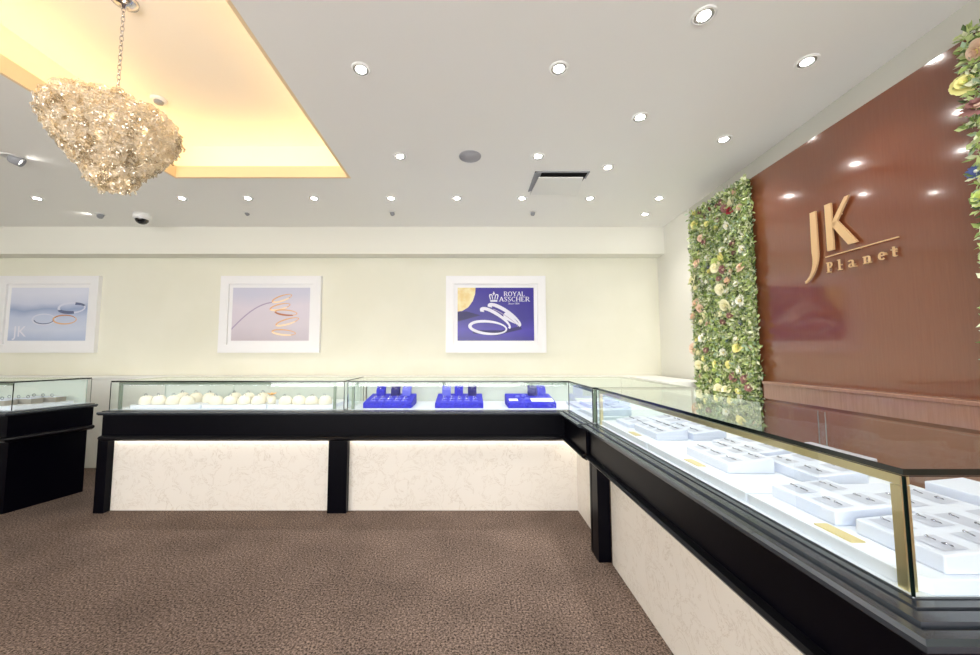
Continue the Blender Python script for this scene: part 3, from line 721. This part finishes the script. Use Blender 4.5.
# ------------------------------------------------------------------ contents of the cases
FZ = ZL+.003   # case floor surface
def slab(name, label, pts, z0, z1, mat, cat='display board', group=None):
    bm = NB(); prism(bm, pts, z0, z1)
    return tag(obj(name, bm, mat, bevel=.002), label, cat, group)
BT = .028
# boards
for k, (x0, x1, w_) in enumerate(((-2.80, -2.22, 'left'), (-2.21, -1.68, 'middle'), (-1.67, -1.13, 'right'))):
    slab('display_board', w_+' white display board under the cream mounds', [(x0, 3.085), (x1, 3.085), (x1, 3.47), (x0, 3.47)], FZ, FZ+BT, M['board'], group='white boards in the left case')
for k, (y0, y1, lab) in enumerate(((.72, 1.145, 'white display board with a cut corner nearest the near brass post'), (1.155, 1.775, 'white display board in the middle of the right case'), (1.785, 2.38, 'white display board at the far end of the right case'))):
    pts = [(.835, y0), (1.42, y0), (1.42, y1), (.835, y1)] if k else [(.86, y0), (1.42, y0), (1.42, y1), (.835, y1), (.835, y0+.03)]
    slab('display_board', lab, pts, FZ, FZ+BT, M['board'])
slab('display_board', 'white display board in the corner return of the glass case', [(.86, 2.5), (1.38, 2.5), (1.38, 3.35), (.86, 3.35)], FZ, FZ+BT, M['board'])
slab('display_board', 'white display board under the grey trays in the far left case', [(-5.6, 3.01), (-3.66, 3.01), (-3.575, 3.38), (-5.6, 3.38)], FZ, FZ+BT, M['board'])

# cream mounds (ring stands) in case A
bm = NB(); lathe(bm, [(0, 0), (.052, 0), (.055, .01), (.052, .035), (.042, .056), (.026, .068), (0, .072)], 20)
mb = obj('cushion', bm, M['mound'], world=False)
m0 = thing('ring_cushion', 'x', 'ring cushion'); mb.parent = m0
bm = NB(); torus(bm, .011, .0022, Matrix.Translation((0, -.012, .075)) @ Matrix.Rotation(PI/2, 4, 'X'), 14, 5); r0 = obj('ring', bm, M['silver'], m0, world=False)
mz = FZ+BT
fr = [-2.72, -2.605, -2.49, -2.375, -2.13, -2.015, -1.90, -1.785, -1.55, -1.44, -1.33, -1.22]
bk = [-2.52, -2.40, -2.28, -2.06, -1.94, -1.82]
first = True
for row, xs_, yy in (('front', fr, 3.15), ('back', bk, 3.28)):
    for i, x in enumerate(xs_):
        zz = mz
        lab = '%s cream domed ring cushion from the left in the %s row of its case' % (ORD[i], row)
        if first: m0.location = (x, yy, zz); m0['label'] = lab; m0['group'] = 'cream ring cushions'; first = False; src = m0
        else:
            d = dup(src, (x, yy+random.uniform(-.012, .012), zz), lab, random.uniform(-.5, .5), 'cream ring cushions')
            d.scale = (1, 1, 1.15 if row == 'back' else random.uniform(.9, 1.05))
# orange cloth flower on the cushions
t = thing('orange_blossom', 'small peach orange fabric blossom between the cream cushions', 'ornament', (-1.68, 3.17, mz))
bm = NB(); lathe(bm, [(0, 0), (.03, 0), (.034, .05), (.02, .066), (0, .066)], 16, -1.68, 3.17); bmesh.ops.translate(bm, verts=bm.verts, vec=(0, 0, mz)); obj('stand', bm, M['mound'], t)
for i in range(6):
    a = i*PI/3; bm = NB()
    c = Vector((-1.68, 3.17, mz+.070)); d = Vector((math.cos(a), math.sin(a), .5)).normalized(); s_ = Vector((-math.sin(a), math.cos(a), 0))
    ps = [c, c+d*.025+s_*.014, c+d*.044, c+d*.025-s_*.014]
    up = Vector((0, 0, .003)); lo = [bm.verts.new(p) for p in ps]; hi = [bm.verts.new(p+up) for p in ps]
    bm.faces.new(lo[::-1]); bm.faces.new(hi)
    for k in range(4): bm.faces.new((lo[k], lo[(k+1) % 4], hi[(k+1) % 4], hi[k]))
    obj('petal', bm, M['peach'], t)

# blue trays in case B
def wedge(bm, x0, x1, y0, y1, z0, hf, hb, mi=0):
    vs = [bm.verts.new(p) for p in ((x0,y0,z0),(x1,y0,z0),(x1,y1,z0),(x0,y1,z0),(x0,y0,z0+hf),(x1,y0,z0+hf),(x1,y1,z0+hb),(x0,y1,z0+hb))]
    for f in ((0,3,2,1),(4,5,6,7),(0,1,5,4),(1,2,6,5),(2,3,7,6),(3,0,4,7)): bm.faces.new([vs[i] for i in f]).material_index = mi
def ring_holder(label, x, y, z, w, h, mat, group):
    t = thing('ring_block', label, 'ring holder', (x, y, z), 0, group)
    bm = NB(); wedge(bm, x-w/2, x+w/2, y-.03, y+.03, z, h*.6, h); obj('block', bm, mat, t, bevel=.004)
    bm = NB(); torus(bm, .013, .0026, Matrix.Translation((x, y-.005, z+h*.8+.008)) @ Matrix.Rotation(PI/2, 4, 'X'), 14, 5); obj('ring', bm, M['chrome'], t)
    return t
TX = (-.685, -.09, .515)
specs = [('left', 2, [(-.11, .085, 'blue'), (.02, .085, 'navy'), (.12, .085, 'bluel')]), ('middle', 2, [(-.12, .09, 'bluel'), (-.01, .09, 'blue'), (.11, .09, 'navy')]), ('right', 0, [(.04, .09, 'navy'), (.12, .09, 'blue')])]
slot = pbr('pale_slot_velvet', (104, 110, 225), .6)
for (nm, sl, blocks), x in zip(specs, TX):
    t = thing('ring_tray', nm+' royal blue velvet jewellery tray in the glass case below the blue poster', 'tray', (x, 3.22, FZ))
    bm = NB(); wedge(bm, x-.20, x+.20, 3.095, 3.40, FZ, .045, .09); obj('tray_body', bm, M['blue'], t, bevel=.006)
    slope = .045/.305
    if sl:
        for i in range(5):
            for j in range(2):
                cx_, cy_ = x-.13+i*.065, 3.15+j*.075; cz_ = FZ+.045+(cy_-3.095)*slope
                bm = NB(); box(bm, cx_-.022, cx_+.022, cy_-.01, cy_+.01, cz_-.01, cz_+.005); o = obj('ring_slot', bm, slot, t)
                bm = NB(); torus(bm, .010, .0022, Matrix.Translation((cx_, cy_, cz_+.012)) @ Matrix.Rotation(PI/2, 4, 'X'), 12, 5)
                tag(obj('ring', bm, M['chrome']), 'silver ring, %s from the left in the %s row of the %s blue tray' % (ORD[i], ('front', 'second')[j], nm), 'ring', 'rings on the blue trays')
    else:
        for (a, b, y0_, y1_, lab) in ((-.185, -.11, 3.14, 3.2, 'small square white card on the right blue tray'), (.0, .185, 3.12, 3.22, 'wide white card lying on the right blue tray')):
            bm = NB(); za = FZ+.047+(y0_-3.095)*slope; zb = FZ+.047+(y1_-3.095)*slope
            vs = [bm.verts.new(p) for p in ((x+a, y0_, za), (x+b, y0_, za), (x+b, y1_, zb), (x+a, y1_, zb), (x+a, y0_, za+.004), (x+b, y0_, za+.004), (x+b, y1_, zb+.004), (x+a, y1_, zb+.004))]
            for f in ((0,3,2,1),(4,5,6,7),(0,1,5,4),(1,2,6,5),(2,3,7,6),(3,0,4,7)): bm.faces.new([vs[i] for i in f])
            tag(obj('card', bm, M['card']), lab, 'card')
        for i, (a, yy) in enumerate(((-.1, 3.27), (-.03, 3.2), (-.04, 3.3))):
            bm = NB(); cz_ = FZ+.045+(yy-3.095)*slope; cyl(bm, x+a, yy, cz_-.004, cz_+.012, .022, .018, 16); bmesh.ops.translate(bm, verts=bm.verts, vec=(0, 0, .002))
            tag(obj('ring_stud', bm, M['bluel']), '%s small blue round ring stand from the left on the right tray' % ORD[i], 'ring stand')
    for i, (dx, h, mt) in enumerate(blocks):
        yy = 3.345; zz = FZ+.045+(yy-.03-3.095)*slope-.0005
        ring_holder('%s blue velvet ring block from the left at the back of the %s blue tray' % (ORD[i], nm), x+dx, yy, zz, .075, h, M[mt], 'blue ring blocks')

# white trays in case C: wedge boxes, low side to the customer (-x), each with rings
def white_tray(label, x0, x1, y0, y1, z0, hf, hb, n, group='white trays in the right case', mat='tray', ringlab=None):
    t = thing('jewellery_tray', label, 'tray', ((x0+x1)/2, (y0+y1)/2, z0), 0, group)
    bm = NB()
    vs = [bm.verts.new(p) for p in ((x0,y0,z0),(x1,y0,z0),(x1,y1,z0),(x0,y1,z0),(x0,y0,z0+hf),(x1,y0,z0+hb),(x1,y1,z0+hb),(x0,y1,z0+hf))]
    for f in ((0,3,2,1),(4,5,6,7),(0,1,5,4),(1,2,6,5),(2,3,7,6),(3,0,4,7)): bm.faces.new([vs[i] for i in f])
    obj('tray_body', bm, M[mat], t, bevel=.003)
    if not n: return t
    # sunken pads
    sl = (hb-hf)/(x1-x0)
    ny, nx = n
    for i in range(ny):
        for j in range(nx):
            cy_ = y0+(y1-y0)*(i+.5)/ny; cx_ = x0+(x1-x0)*(j+.5)/nx; cz_ = z0+hf+(cx_-x0)*sl
            wy, wx = (y1-y0)/ny*.34, (x1-x0)/nx*.3
            bm = NB()
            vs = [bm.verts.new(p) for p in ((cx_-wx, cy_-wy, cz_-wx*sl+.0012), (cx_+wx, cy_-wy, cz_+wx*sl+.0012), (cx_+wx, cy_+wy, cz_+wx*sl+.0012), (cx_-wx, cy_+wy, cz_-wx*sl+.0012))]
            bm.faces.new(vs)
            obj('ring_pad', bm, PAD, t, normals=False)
            for q, dy in enumerate((-wy*.5, wy*.5)):
                bm = NB(); tilt = Matrix.Translation((cx_, cy_+dy, cz_+.0045)) @ Matrix.Rotation(random.uniform(-.5, .5), 4, 'Z') @ Matrix.Rotation(math.radians(25), 4, 'Y')
                torus(bm, .0072, .0011, tilt, 14, 5)
                bmesh.ops.create_icosphere(bm, subdivisions=1, radius=.0028, matrix=tilt @ Matrix.Translation((-.008, 0, 0)))
                col_ = '%s ring on %s %s pad of the %s' % (('nearer', 'farther')[q], ORD[i], ('front', 'rear')[j] if nx > 1 else 'wide', ringlab)
                tag(obj('ring', bm, M['silver']), col_, 'ring', 'rings on the white trays')
    return t
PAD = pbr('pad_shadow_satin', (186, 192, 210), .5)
bz = FZ+BT
T = white_tray
T('white wedge jewellery tray behind the near gold plate, front row', .892, 1.055, .935, 1.125, bz, .034, .05, (2, 2), ringlab='tray behind near gold plate')
T('white wedge jewellery tray closest to the near brass post', .905, 1.07, .735, .90, bz, .034, .05, (2, 2), ringlab='tray by near brass post')
T('white wedge jewellery tray in the second row near the brass post', 1.085, 1.235, .80, 1.06, bz, .036, .052, (2, 2), ringlab='second row tray near brass post')
T('plain tall white block at the back of the near board', 1.29, 1.40, .87, 1.08, bz, .06, .07, None)
T('low plain white block stepped in front of the tall near block', 1.09, 1.235, 1.075, 1.14, bz, .03, .034, None)
T('white wedge jewellery tray in the front row of the middle board', .905, 1.07, 1.33, 1.58, bz, .034, .052, (3, 2), ringlab='front tray, middle board')
T('white wedge jewellery tray in the second row of the middle board', 1.09, 1.25, 1.19, 1.42, bz, .034, .052, (2, 2), ringlab='near rear tray, middle board')
T('white wedge jewellery tray in the second row, far part of the middle board', 1.09, 1.25, 1.46, 1.70, bz, .034, .052, (2, 2), ringlab='far rear tray, middle board')
T('plain tall white block at the back of the middle board', 1.29, 1.40, 1.3, 1.55, bz, .05, .06, None)
T('white wedge jewellery tray in the front row of the far board', .905, 1.06, 1.83, 2.07, bz, .034, .055, (3, 2), ringlab='front tray, far board')
T('white wedge jewellery tray in the second row of the far board', 1.08, 1.24, 1.82, 2.06, bz, .034, .055, (2, 2), ringlab='rear tray, far board')
T('small low white tray at the far end of the right case', .90, 1.06, 2.13, 2.32, bz, .02, .04, (2, 1), ringlab='small far end tray')
T('white tray at the back of the far end of the right case', 1.10, 1.3, 2.12, 2.34, bz, .03, .05, (2, 1), ringlab='back tray at the far end')
T('white tray in the corner return nearest the joint', .90, 1.1, 2.55, 2.80, bz, .03, .06, (2, 1), ringlab='corner return tray')
T('white tray deep in the corner of the glass case', .92, 1.15, 2.88, 3.15, bz, .03, .06, (2, 1), ringlab='deep corner tray')
for i, (x, yy, lab) in enumerate(((.866, .90, 'gold name plate lying on the near white board'), (.868, 1.46, 'gold name plate lying on the middle white board'), (.868, 1.98, 'gold name plate lying on the far white board'))):
    bm = NB(); box(bm, x-.018, x+.014, yy-.045, yy+.045, bz, bz+.003); tag(obj('name_plate', bm, M['goldcard']), lab, 'name plate')
# grey trays in case D
for i, (x, yy) in enumerate(((-3.86, 3.07), (-3.79, 3.19), (-3.72, 3.31))):
    t = thing('jewellery_tray', 'taupe box tray, %s from the front along the end of the left case' % ORD[i], 'tray', (x, yy, bz), 0, 'taupe trays in the left case')
    bm = NB(); box(bm, x-.19, x+.10, yy-.045, yy+.045, bz, bz+.04); obj('tray_body', bm, M['traygrey'], t, bevel=.003)
    bm = NB(); box(bm, x-.18, x+.09, yy-.038, yy+.038, bz+.04, bz+.043); obj('pad', bm, M['tray'], t)
    for q in range(3):
        bm = NB(); torus(bm, .012, .0026, Matrix.Translation((x-.14+q*.08, yy, bz+.056)) @ Matrix.Rotation(PI/2, 4, 'X'), 14, 5)
        tag(obj('ring', bm, M['silver']), '%s dark ring from the left on the %s taupe tray' % (ORD[q], ORD[i]), 'ring', 'rings on the taupe trays')
for i, x in enumerate((-4.5, -4.92)):
    t = thing('jewellery_tray', ('cream lined jewellery tray nearest the taupe trays in the far left case', 'cream lined jewellery tray at the left frame edge in the far left case')[i], 'tray', (x, 3.15, bz))
    bm = NB(); wedge(bm, x-.19, x+.19, 3.05, 3.26, bz, .03, .045); obj('tray_body', bm, M['traygrey'], t, bevel=.003)
    for q in range(4):
        bm = NB(); torus(bm, .014, .003, Matrix.Translation((x-.13+q*.085, 3.15, bz+.056)) @ Matrix.Rotation(PI/2, 4, 'X'), 14, 5)
        tag(obj('ring', bm, M['silver']), '%s dark ring from the left on the %s' % (ORD[q], ('cream lined tray nearest the taupe trays', 'cream lined tray at the left frame edge')[i]), 'ring', 'rings on the cream lined trays')

# ------------------------------------------------------------------ ceiling fittings
def make_down():
    t = thing('downlight', 'x', 'ceiling light', (0, 0, CZ), 0, 'recessed ceiling downlights')
    bm = NB(); lathe(bm, [(.039, -.001), (.039, -.006), (.046, -.006), (.050, -.001), (.050, 0), (.037, 0), (.037, -.001)], 28); obj('trim_ring', bm, M['whitep'], t, world=False)
    bm = NB(); lathe(bm, [(.040, -.0055), (.026, -.0052), (.024, -.0008), (.037, -.0008), (.040, -.0055)], 28); obj('baffle', bm, M['baffle'], t, world=False)
    bm = NB(); lathe(bm, [(0, -.0056), (.018, -.0056), (.0255, -.0054), (.0255, -.0006), (0, -.0006)], 24); obj('lens', bm, M['lens'], t, world=False)
    return t
k = (CZ-1.25)/(2.7-1.25)
DL = [(-.556, 1.788, 'nearest downlight right of the yellow ceiling recess'), (.452, 1.782, 'near downlight in front of the round ceiling speaker, to its right'),
      (1.003, 1.487, 'downlight nearest the camera at the top of the view'), (1.672, 1.737, 'near downlight beside the edge of the brown wood wall'),
      (1.043, 2.171, 'downlight between the ceiling vent and the nearest downlight'), (1.717, 2.404, 'downlight above the raised gold letters, near the wall'),
      (-.514, 2.62, 'downlight left of the round ceiling speaker'), (.499, 2.62, 'downlight just in front of the ceiling vent'), (1.073, 2.78, 'downlight immediately right of the ceiling vent'),
      (-4.035, 3.353, 'leftmost downlight of the far row, left of the chandelier'), (-2.684, 3.353, 'far row downlight just right of the chandelier'), (-2.069, 3.353, 'far row downlight, second right of the chandelier'),
      (-1.454, 3.353, 'far row downlight, third right of the chandelier'), (-.736, 3.353, 'far row downlight above the gap between middle and right pictures'), (-.121, 3.353, 'far row downlight above left edge of the blue poster'),
      (.485, 3.353, 'far row downlight above the blue poster, right part'), (1.118, 3.353, 'far row downlight right of the blue poster'), (1.761, 3.353, 'far row downlight nearest the flower panel'),
      (1.817, 3.748, 'downlight in the far right ceiling corner by the beam')]
d0 = make_down()
for i, (x, yy, lab) in enumerate(DL):
    lab = 'lit round white recessed '+lab.replace('downlight', 'ceiling light', 1) if False else lab+', lit and white'
    if i == 0: d0.location = (x*k, yy*k, CZ); d0['label'] = lab
    else: dup(d0, (x*k, yy*k, CZ), lab)
DLX = [(-.2, .6), (1.0, .3), (1.7, .9), (-.2, -.8), (-3.4, 1.0), (-5, 1.4), (-3.4, -.6)]   # behind the camera / left of the frame
for i, (x, yy) in enumerate(DLX):
    dup(d0, (x, yy, CZ), ('round ceiling downlight directly over the aisle near the camera', 'round ceiling downlight over the near end of the right counter', 'round ceiling downlight over the flowers at the right edge', 'round ceiling downlight behind the camera on the right', 'round ceiling downlight left of the yellow recess, near', 'round ceiling downlight at the far left of the room', 'round ceiling downlight behind the camera on the left')[i])
def spot(x, y, energy, size=math.radians(95), blend=.8, r=.03, col=(1, .95, .88), z=CZ-.012, aim=None):
    l = bpy.data.lights.new('spot', 'SPOT'); l.energy = energy; l.spot_size = size; l.spot_blend = blend; l.shadow_soft_size = r; l.color = col
    o = bpy.data.objects.new('spot', l); C.objects.link(o); o.location = (x, y, z)
    if aim: o.rotation_euler = (Vector(aim)-o.location).to_track_quat('-Z', 'Y').to_euler()
    return o
for (x, yy, lab) in DL: spot(x*k, yy*k, 30 if yy < 3.3 else 26)
for (x, yy) in DLX: spot(x, yy, 26)

# adjustable spotlights
def eyeball(x, y, rz, label, s=1.0, glow=None):
    t = thing('spotlight', label, 'spotlight', (x, y, CZ), rz)
    bm = NB(); lathe(bm, [(.034*s, 0), (.034*s, -.004), (.050*s, -.004), (.054*s, 0), (.034*s, 0)], 24); obj('trim_ring', bm, M['whitep'], t, world=False)
    bm = NB(); lathe(bm, [(0, 0), (.030*s, 0), (.033*s, -.012), (.030*s, -.05*s), (.026*s, -.052*s), (.024*s, -.035*s), (0, -.035*s)], 20)
    bmesh.ops.rotate(bm, verts=bm.verts, cent=(0, 0, 0), matrix=Matrix.Rotation(math.radians(62), 3, 'Y')); hd = obj('head', bm, M['grey'], t, world=False)
    bm = NB(); lathe(bm, [(0, -.036*s), (.0235*s, -.036*s), (.0235*s, -.037*s), (0, -.0375*s)], 18)
    bmesh.ops.rotate(bm, verts=bm.verts, cent=(0, 0, 0), matrix=Matrix.Rotation(math.radians(62), 3, 'Y')); obj('lamp', bm, M['lens2'], hd, world=False)
    if glow:
        spot(x+glow[0]*.06, y+glow[1]*.06, 1.2, math.radians(60), .6, .012, z=CZ-.03, aim=(x+glow[0]*.5, y+glow[1]*.5, CZ+.06))
eyeball(-3.43, 2.67, -2.6, 'grey tilted ceiling spotlight at the left frame edge, left of the chandelier', 1.25, (1, .1))
eyeball(-3.885, 3.80, -.6, 'grey tilted ceiling spotlight left of the security camera', .9, (-1, -.1))
eyeball(-2.33, 3.76, -1.6, 'small tilted ceiling spotlight by the beam, above the middle picture', .6)
eyeball(-.81, 3.745, -1.6, 'small tilted ceiling spotlight by the beam, left of the blue poster', .7)
eyeball(.654, 3.745, -1.6, 'small tilted ceiling spotlight by the beam, above the blue poster', .7)
# dome security camera
t = thing('security_camera', 'white ceiling security camera with a black dome below the chandelier', 'camera', (-3.45, 3.80, CZ))
bm = NB(); lathe(bm, [(0, 0), (.076, 0), (.078, -.03), (.074, -.058), (.06, -.062), (0, -.062)], 28); obj('housing', bm, M['whitep'], t, world=False)
bm = NB(); lathe(bm, [(.058, -.06), (.055, -.078), (.042, -.096), (.02, -.108), (0, -.111)], 24); obj('dome', bm, M['darkp'], t, world=False)
# speaker
t = thing('ceiling_speaker', 'flat round grey ceiling speaker grille', 'speaker', (0.0, 2.66, CZ))
bm = NB(); lathe(bm, [(0, -.004), (.074, -.004), (.074, 0), (0, 0)], 32); obj('grille', bm, M['greyl'], t, world=False)
bm = NB(); lathe(bm, [(.074, 0), (.074, -.006), (.081, -.006), (.083, 0)], 32); obj('rim', bm, M['greyl'], t, world=False)
# ceiling vent
t = thing('ceiling_vent', 'white ceiling air vent panel with a dark slot along its near edge', 'vent', (.74, 3.05, CZ))
bm = NB(); box(bm, .535, .955, 2.895, 3.24, CZ-.004, CZ); obj('opening', bm, M['void'], t)
bm = NB(); vs = [(.562, 2.93, CZ-.034), (.925, 2.93, CZ-.034), (.99, 3.30, CZ-.012), (.552, 3.30, CZ-.012)]
lo = [bm.verts.new(p) for p in vs]; hi = [bm.verts.new((p[0], p[1], p[2]+.008)) for p in vs]
bm.faces.new(lo[::-1]); bm.faces.new(hi)
for i in range(4): bm.faces.new((lo[i], lo[(i+1) % 4], hi[(i+1) % 4], hi[i]))
obj('flap', bm, M['whitep'], t)
bm = NB()
for a in ((.525, .538, 2.885, 3.25), (.955, .968, 2.885, 3.0), (.525, .968, 2.885, 2.897)): box(bm, *a, CZ-.007, CZ)
box(bm, .535, .58, 2.895, 3.24, CZ-.0055, CZ-.004)
obj('surround', bm, M['grey'], t)
# smoke detector in the recess
t = thing('smoke_detector', 'small round smoke detector on the yellow ceiling recess', 'detector', (-2.25, 2.55, UZ))
bm = NB(); lathe(bm, [(0, 0), (.05, 0), (.05, -.012), (.042, -.02), (0, -.02)], 24); obj('base', bm, M['whitep'], t, world=False)
bm = NB(); lathe(bm, [(.03, -.02), (.028, -.034), (.018, -.04), (0, -.04)], 20); obj('sensor', bm, M['grey'], t, world=False)

# ------------------------------------------------------------------ chandelier
HX, HY = -1.80, 1.80
t = thing('chandelier', 'tapered chandelier of overlapping textured crystal plates hanging in the yellow recess', 'chandelier', (HX, HY, UZ))
bm = NB(); lathe(bm, [(0, 0), (.06, 0), (.058, -.015), (.03, -.03), (.012, -.034), (.008, -.05), (0, -.05)], 24); obj('canopy', bm, M['chrome'], t, world=False)
bm = NB(); z = -.055; i = 0
while z > -.53:
    torus(bm, .013, .0026, Matrix.Translation((0, 0, z)) @ Matrix.Rotation(PI/2*(i % 2)+.3, 4, 'Z') @ Matrix.Rotation(PI/2, 4, 'X'), 12, 5, sx=.62, sy=1.25); z -= .0265; i += 1
obj('chain', bm, M['chrome'], t, world=False)
zb = z
PROF = [(r_*.78, -.575+(z_+.545)*.85) for r_, z_ in ((.10, -.545), (.30, -.60), (.335, -.655), (.33, -.71), (.30, -.765), (.265, -.815), (.225, -.865), (.18, -.91), (.13, -.95), (.075, -.985))]
bm = NB()
for r, zz in ((.235, -.625), (.20, -.75), (.12, -.865)): torus(bm, r*.84, .005, Matrix.Translation((0, 0, zz)), 32, 5)
for i in range(6):
    a = i*PI/3; c, s_ = math.cos(a), math.sin(a)
    pts = [(.0, zb+.01), (.197, -.625), (.168, -.75), (.10, -.865), (0, -.92)]
    for (r0_, z0_), (r1_, z1_) in zip(pts, pts[1:]):
        p, q = Vector((r0_*c, r0_*s_, z0_)), Vector((r1_*c, r1_*s_, z1_)); sd = Vector((-s_, c, 0))*.004; u = Vector((c, s_, 0))*.004
        A = [bm.verts.new(p+w_) for w_ in (sd, u, -sd, -u)]; B = [bm.verts.new(q+w_) for w_ in (sd, u, -sd, -u)]
        for j in range(4): bm.faces.new((A[j], A[(j+1) % 4], B[(j+1) % 4], B[j]))
obj('frame', bm, M['chrome'], t, world=False)
for i in range(5):
    a = i*2*PI/5+.3; bm = NB(); lathe(bm, [(0, .03), (.014, .02), (.018, 0), (.012, -.02), (0, -.028)], 12); b_ = obj('bulb', bm, M['bulb'], t, world=False); b_.location = (.13*math.cos(a), .13*math.sin(a), -.70)
plates = []
for L, (r, zz) in enumerate(PROF):
    n = max(6, int(2*PI*r/.042))
    for i in range(n):
        plates.append((r, zz, 2*PI*(i+(L % 2)*.5+random.uniform(-.15, .15))/n, L))
        plates.append((r*.93, zz-.02, 2*PI*(i+.5+(L % 2)*.5+random.uniform(-.2, .2))/n, L))
def plate(bm, r, zz, a, L, mi=0):
    nxt = PROF[min(L+1, len(PROF)-1)]
    c, s_ = math.cos(a), math.sin(a)
    out = Vector((c, s_, 0)); tan = Vector((-s_, c, 0))
    if L >= len(PROF)-2: down = Vector((c*-.15, s_*-.15, -1)).normalized()
    else: down = (Vector((nxt[0]*c, nxt[0]*s_, nxt[1]))-Vector((PROF[L][0]*c, PROF[L][0]*s_, PROF[L][1]))).normalized()
    if L > 1: down = (down+out*random.uniform(.0, .22)).normalized()
    tan = (tan+down*random.uniform(-.35, .35)).normalized()
    nrm = tan.cross(down).normalized()
    Lh, W = random.uniform(.055, .072), random.uniform(.024, .033)
    p = Vector((r*c, r*s_, zz))+out*random.uniform(-.004, .008)
    rows = [(-.1, .6), (.2, 1), (.5, .82), (.75, .66), (1.0, .2)]
    g = []
    for d, w in rows:
        g.append([bm.verts.new(p+down*Lh*d+tan*W*w*s2+nrm*(.008*math.sin(d*7+a*9)+(.007 if s2 == 0 else 0)*random.choice((-1, 1)))) for s2 in (-1, 0, 1)])
    for A, B in zip(g, g[1:]):
        for j in range(2): bm.faces.new((A[j], A[j+1], B[j+1], B[j])).material_index = mi
order = sorted(range(len(plates)), key=lambda i: Vector((plates[i][0]*math.cos(plates[i][2])+HX, plates[i][0]*math.sin(plates[i][2])+HY, plates[i][1]+UZ-1.25)).length + (.2 if i % 2 else 0))
for i in order[:98]:
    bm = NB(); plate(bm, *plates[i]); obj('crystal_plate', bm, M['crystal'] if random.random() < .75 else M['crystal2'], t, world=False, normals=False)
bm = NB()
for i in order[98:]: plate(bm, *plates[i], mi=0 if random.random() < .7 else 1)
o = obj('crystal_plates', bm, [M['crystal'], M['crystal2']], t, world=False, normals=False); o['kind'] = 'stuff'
l = bpy.data.lights.new('chandelier_glow', 'POINT'); l.energy = 5; l.color = (1, .88, .7); l.shadow_soft_size = .08
o = bpy.data.objects.new('chandelier_glow', l); C.objects.link(o); o.location = (HX, HY, UZ-.74)

# ------------------------------------------------------------------ camera, world, look
cam = bpy.data.cameras.new('camera'); co = bpy.data.objects.new('camera', cam); C.objects.link(co)
cam.sensor_width = 36; cam.lens = 370/980*36; cam.shift_x = 20/980; cam.clip_start = .02
co.location = (0, 0, 1.25); co.rotation_euler = (PI/2+math.atan(26.5/370), 0, 0)
sc.camera = co
wd_ = bpy.data.worlds.new('world'); sc.world = wd_; wd_.use_nodes = True
wd_.node_tree.nodes['Background'].inputs[0].default_value = (1, 1, 1, 1); wd_.node_tree.nodes['Background'].inputs[1].default_value = .5
sc.view_settings.view_transform = 'Standard'; sc.view_settings.look = 'None'; sc.view_settings.exposure = 0
sc.cycles.max_bounces = 12; sc.cycles.diffuse_bounces = 6; sc.cycles.transparent_max_bounces = 24; sc.cycles.sample_clamp_indirect = 6
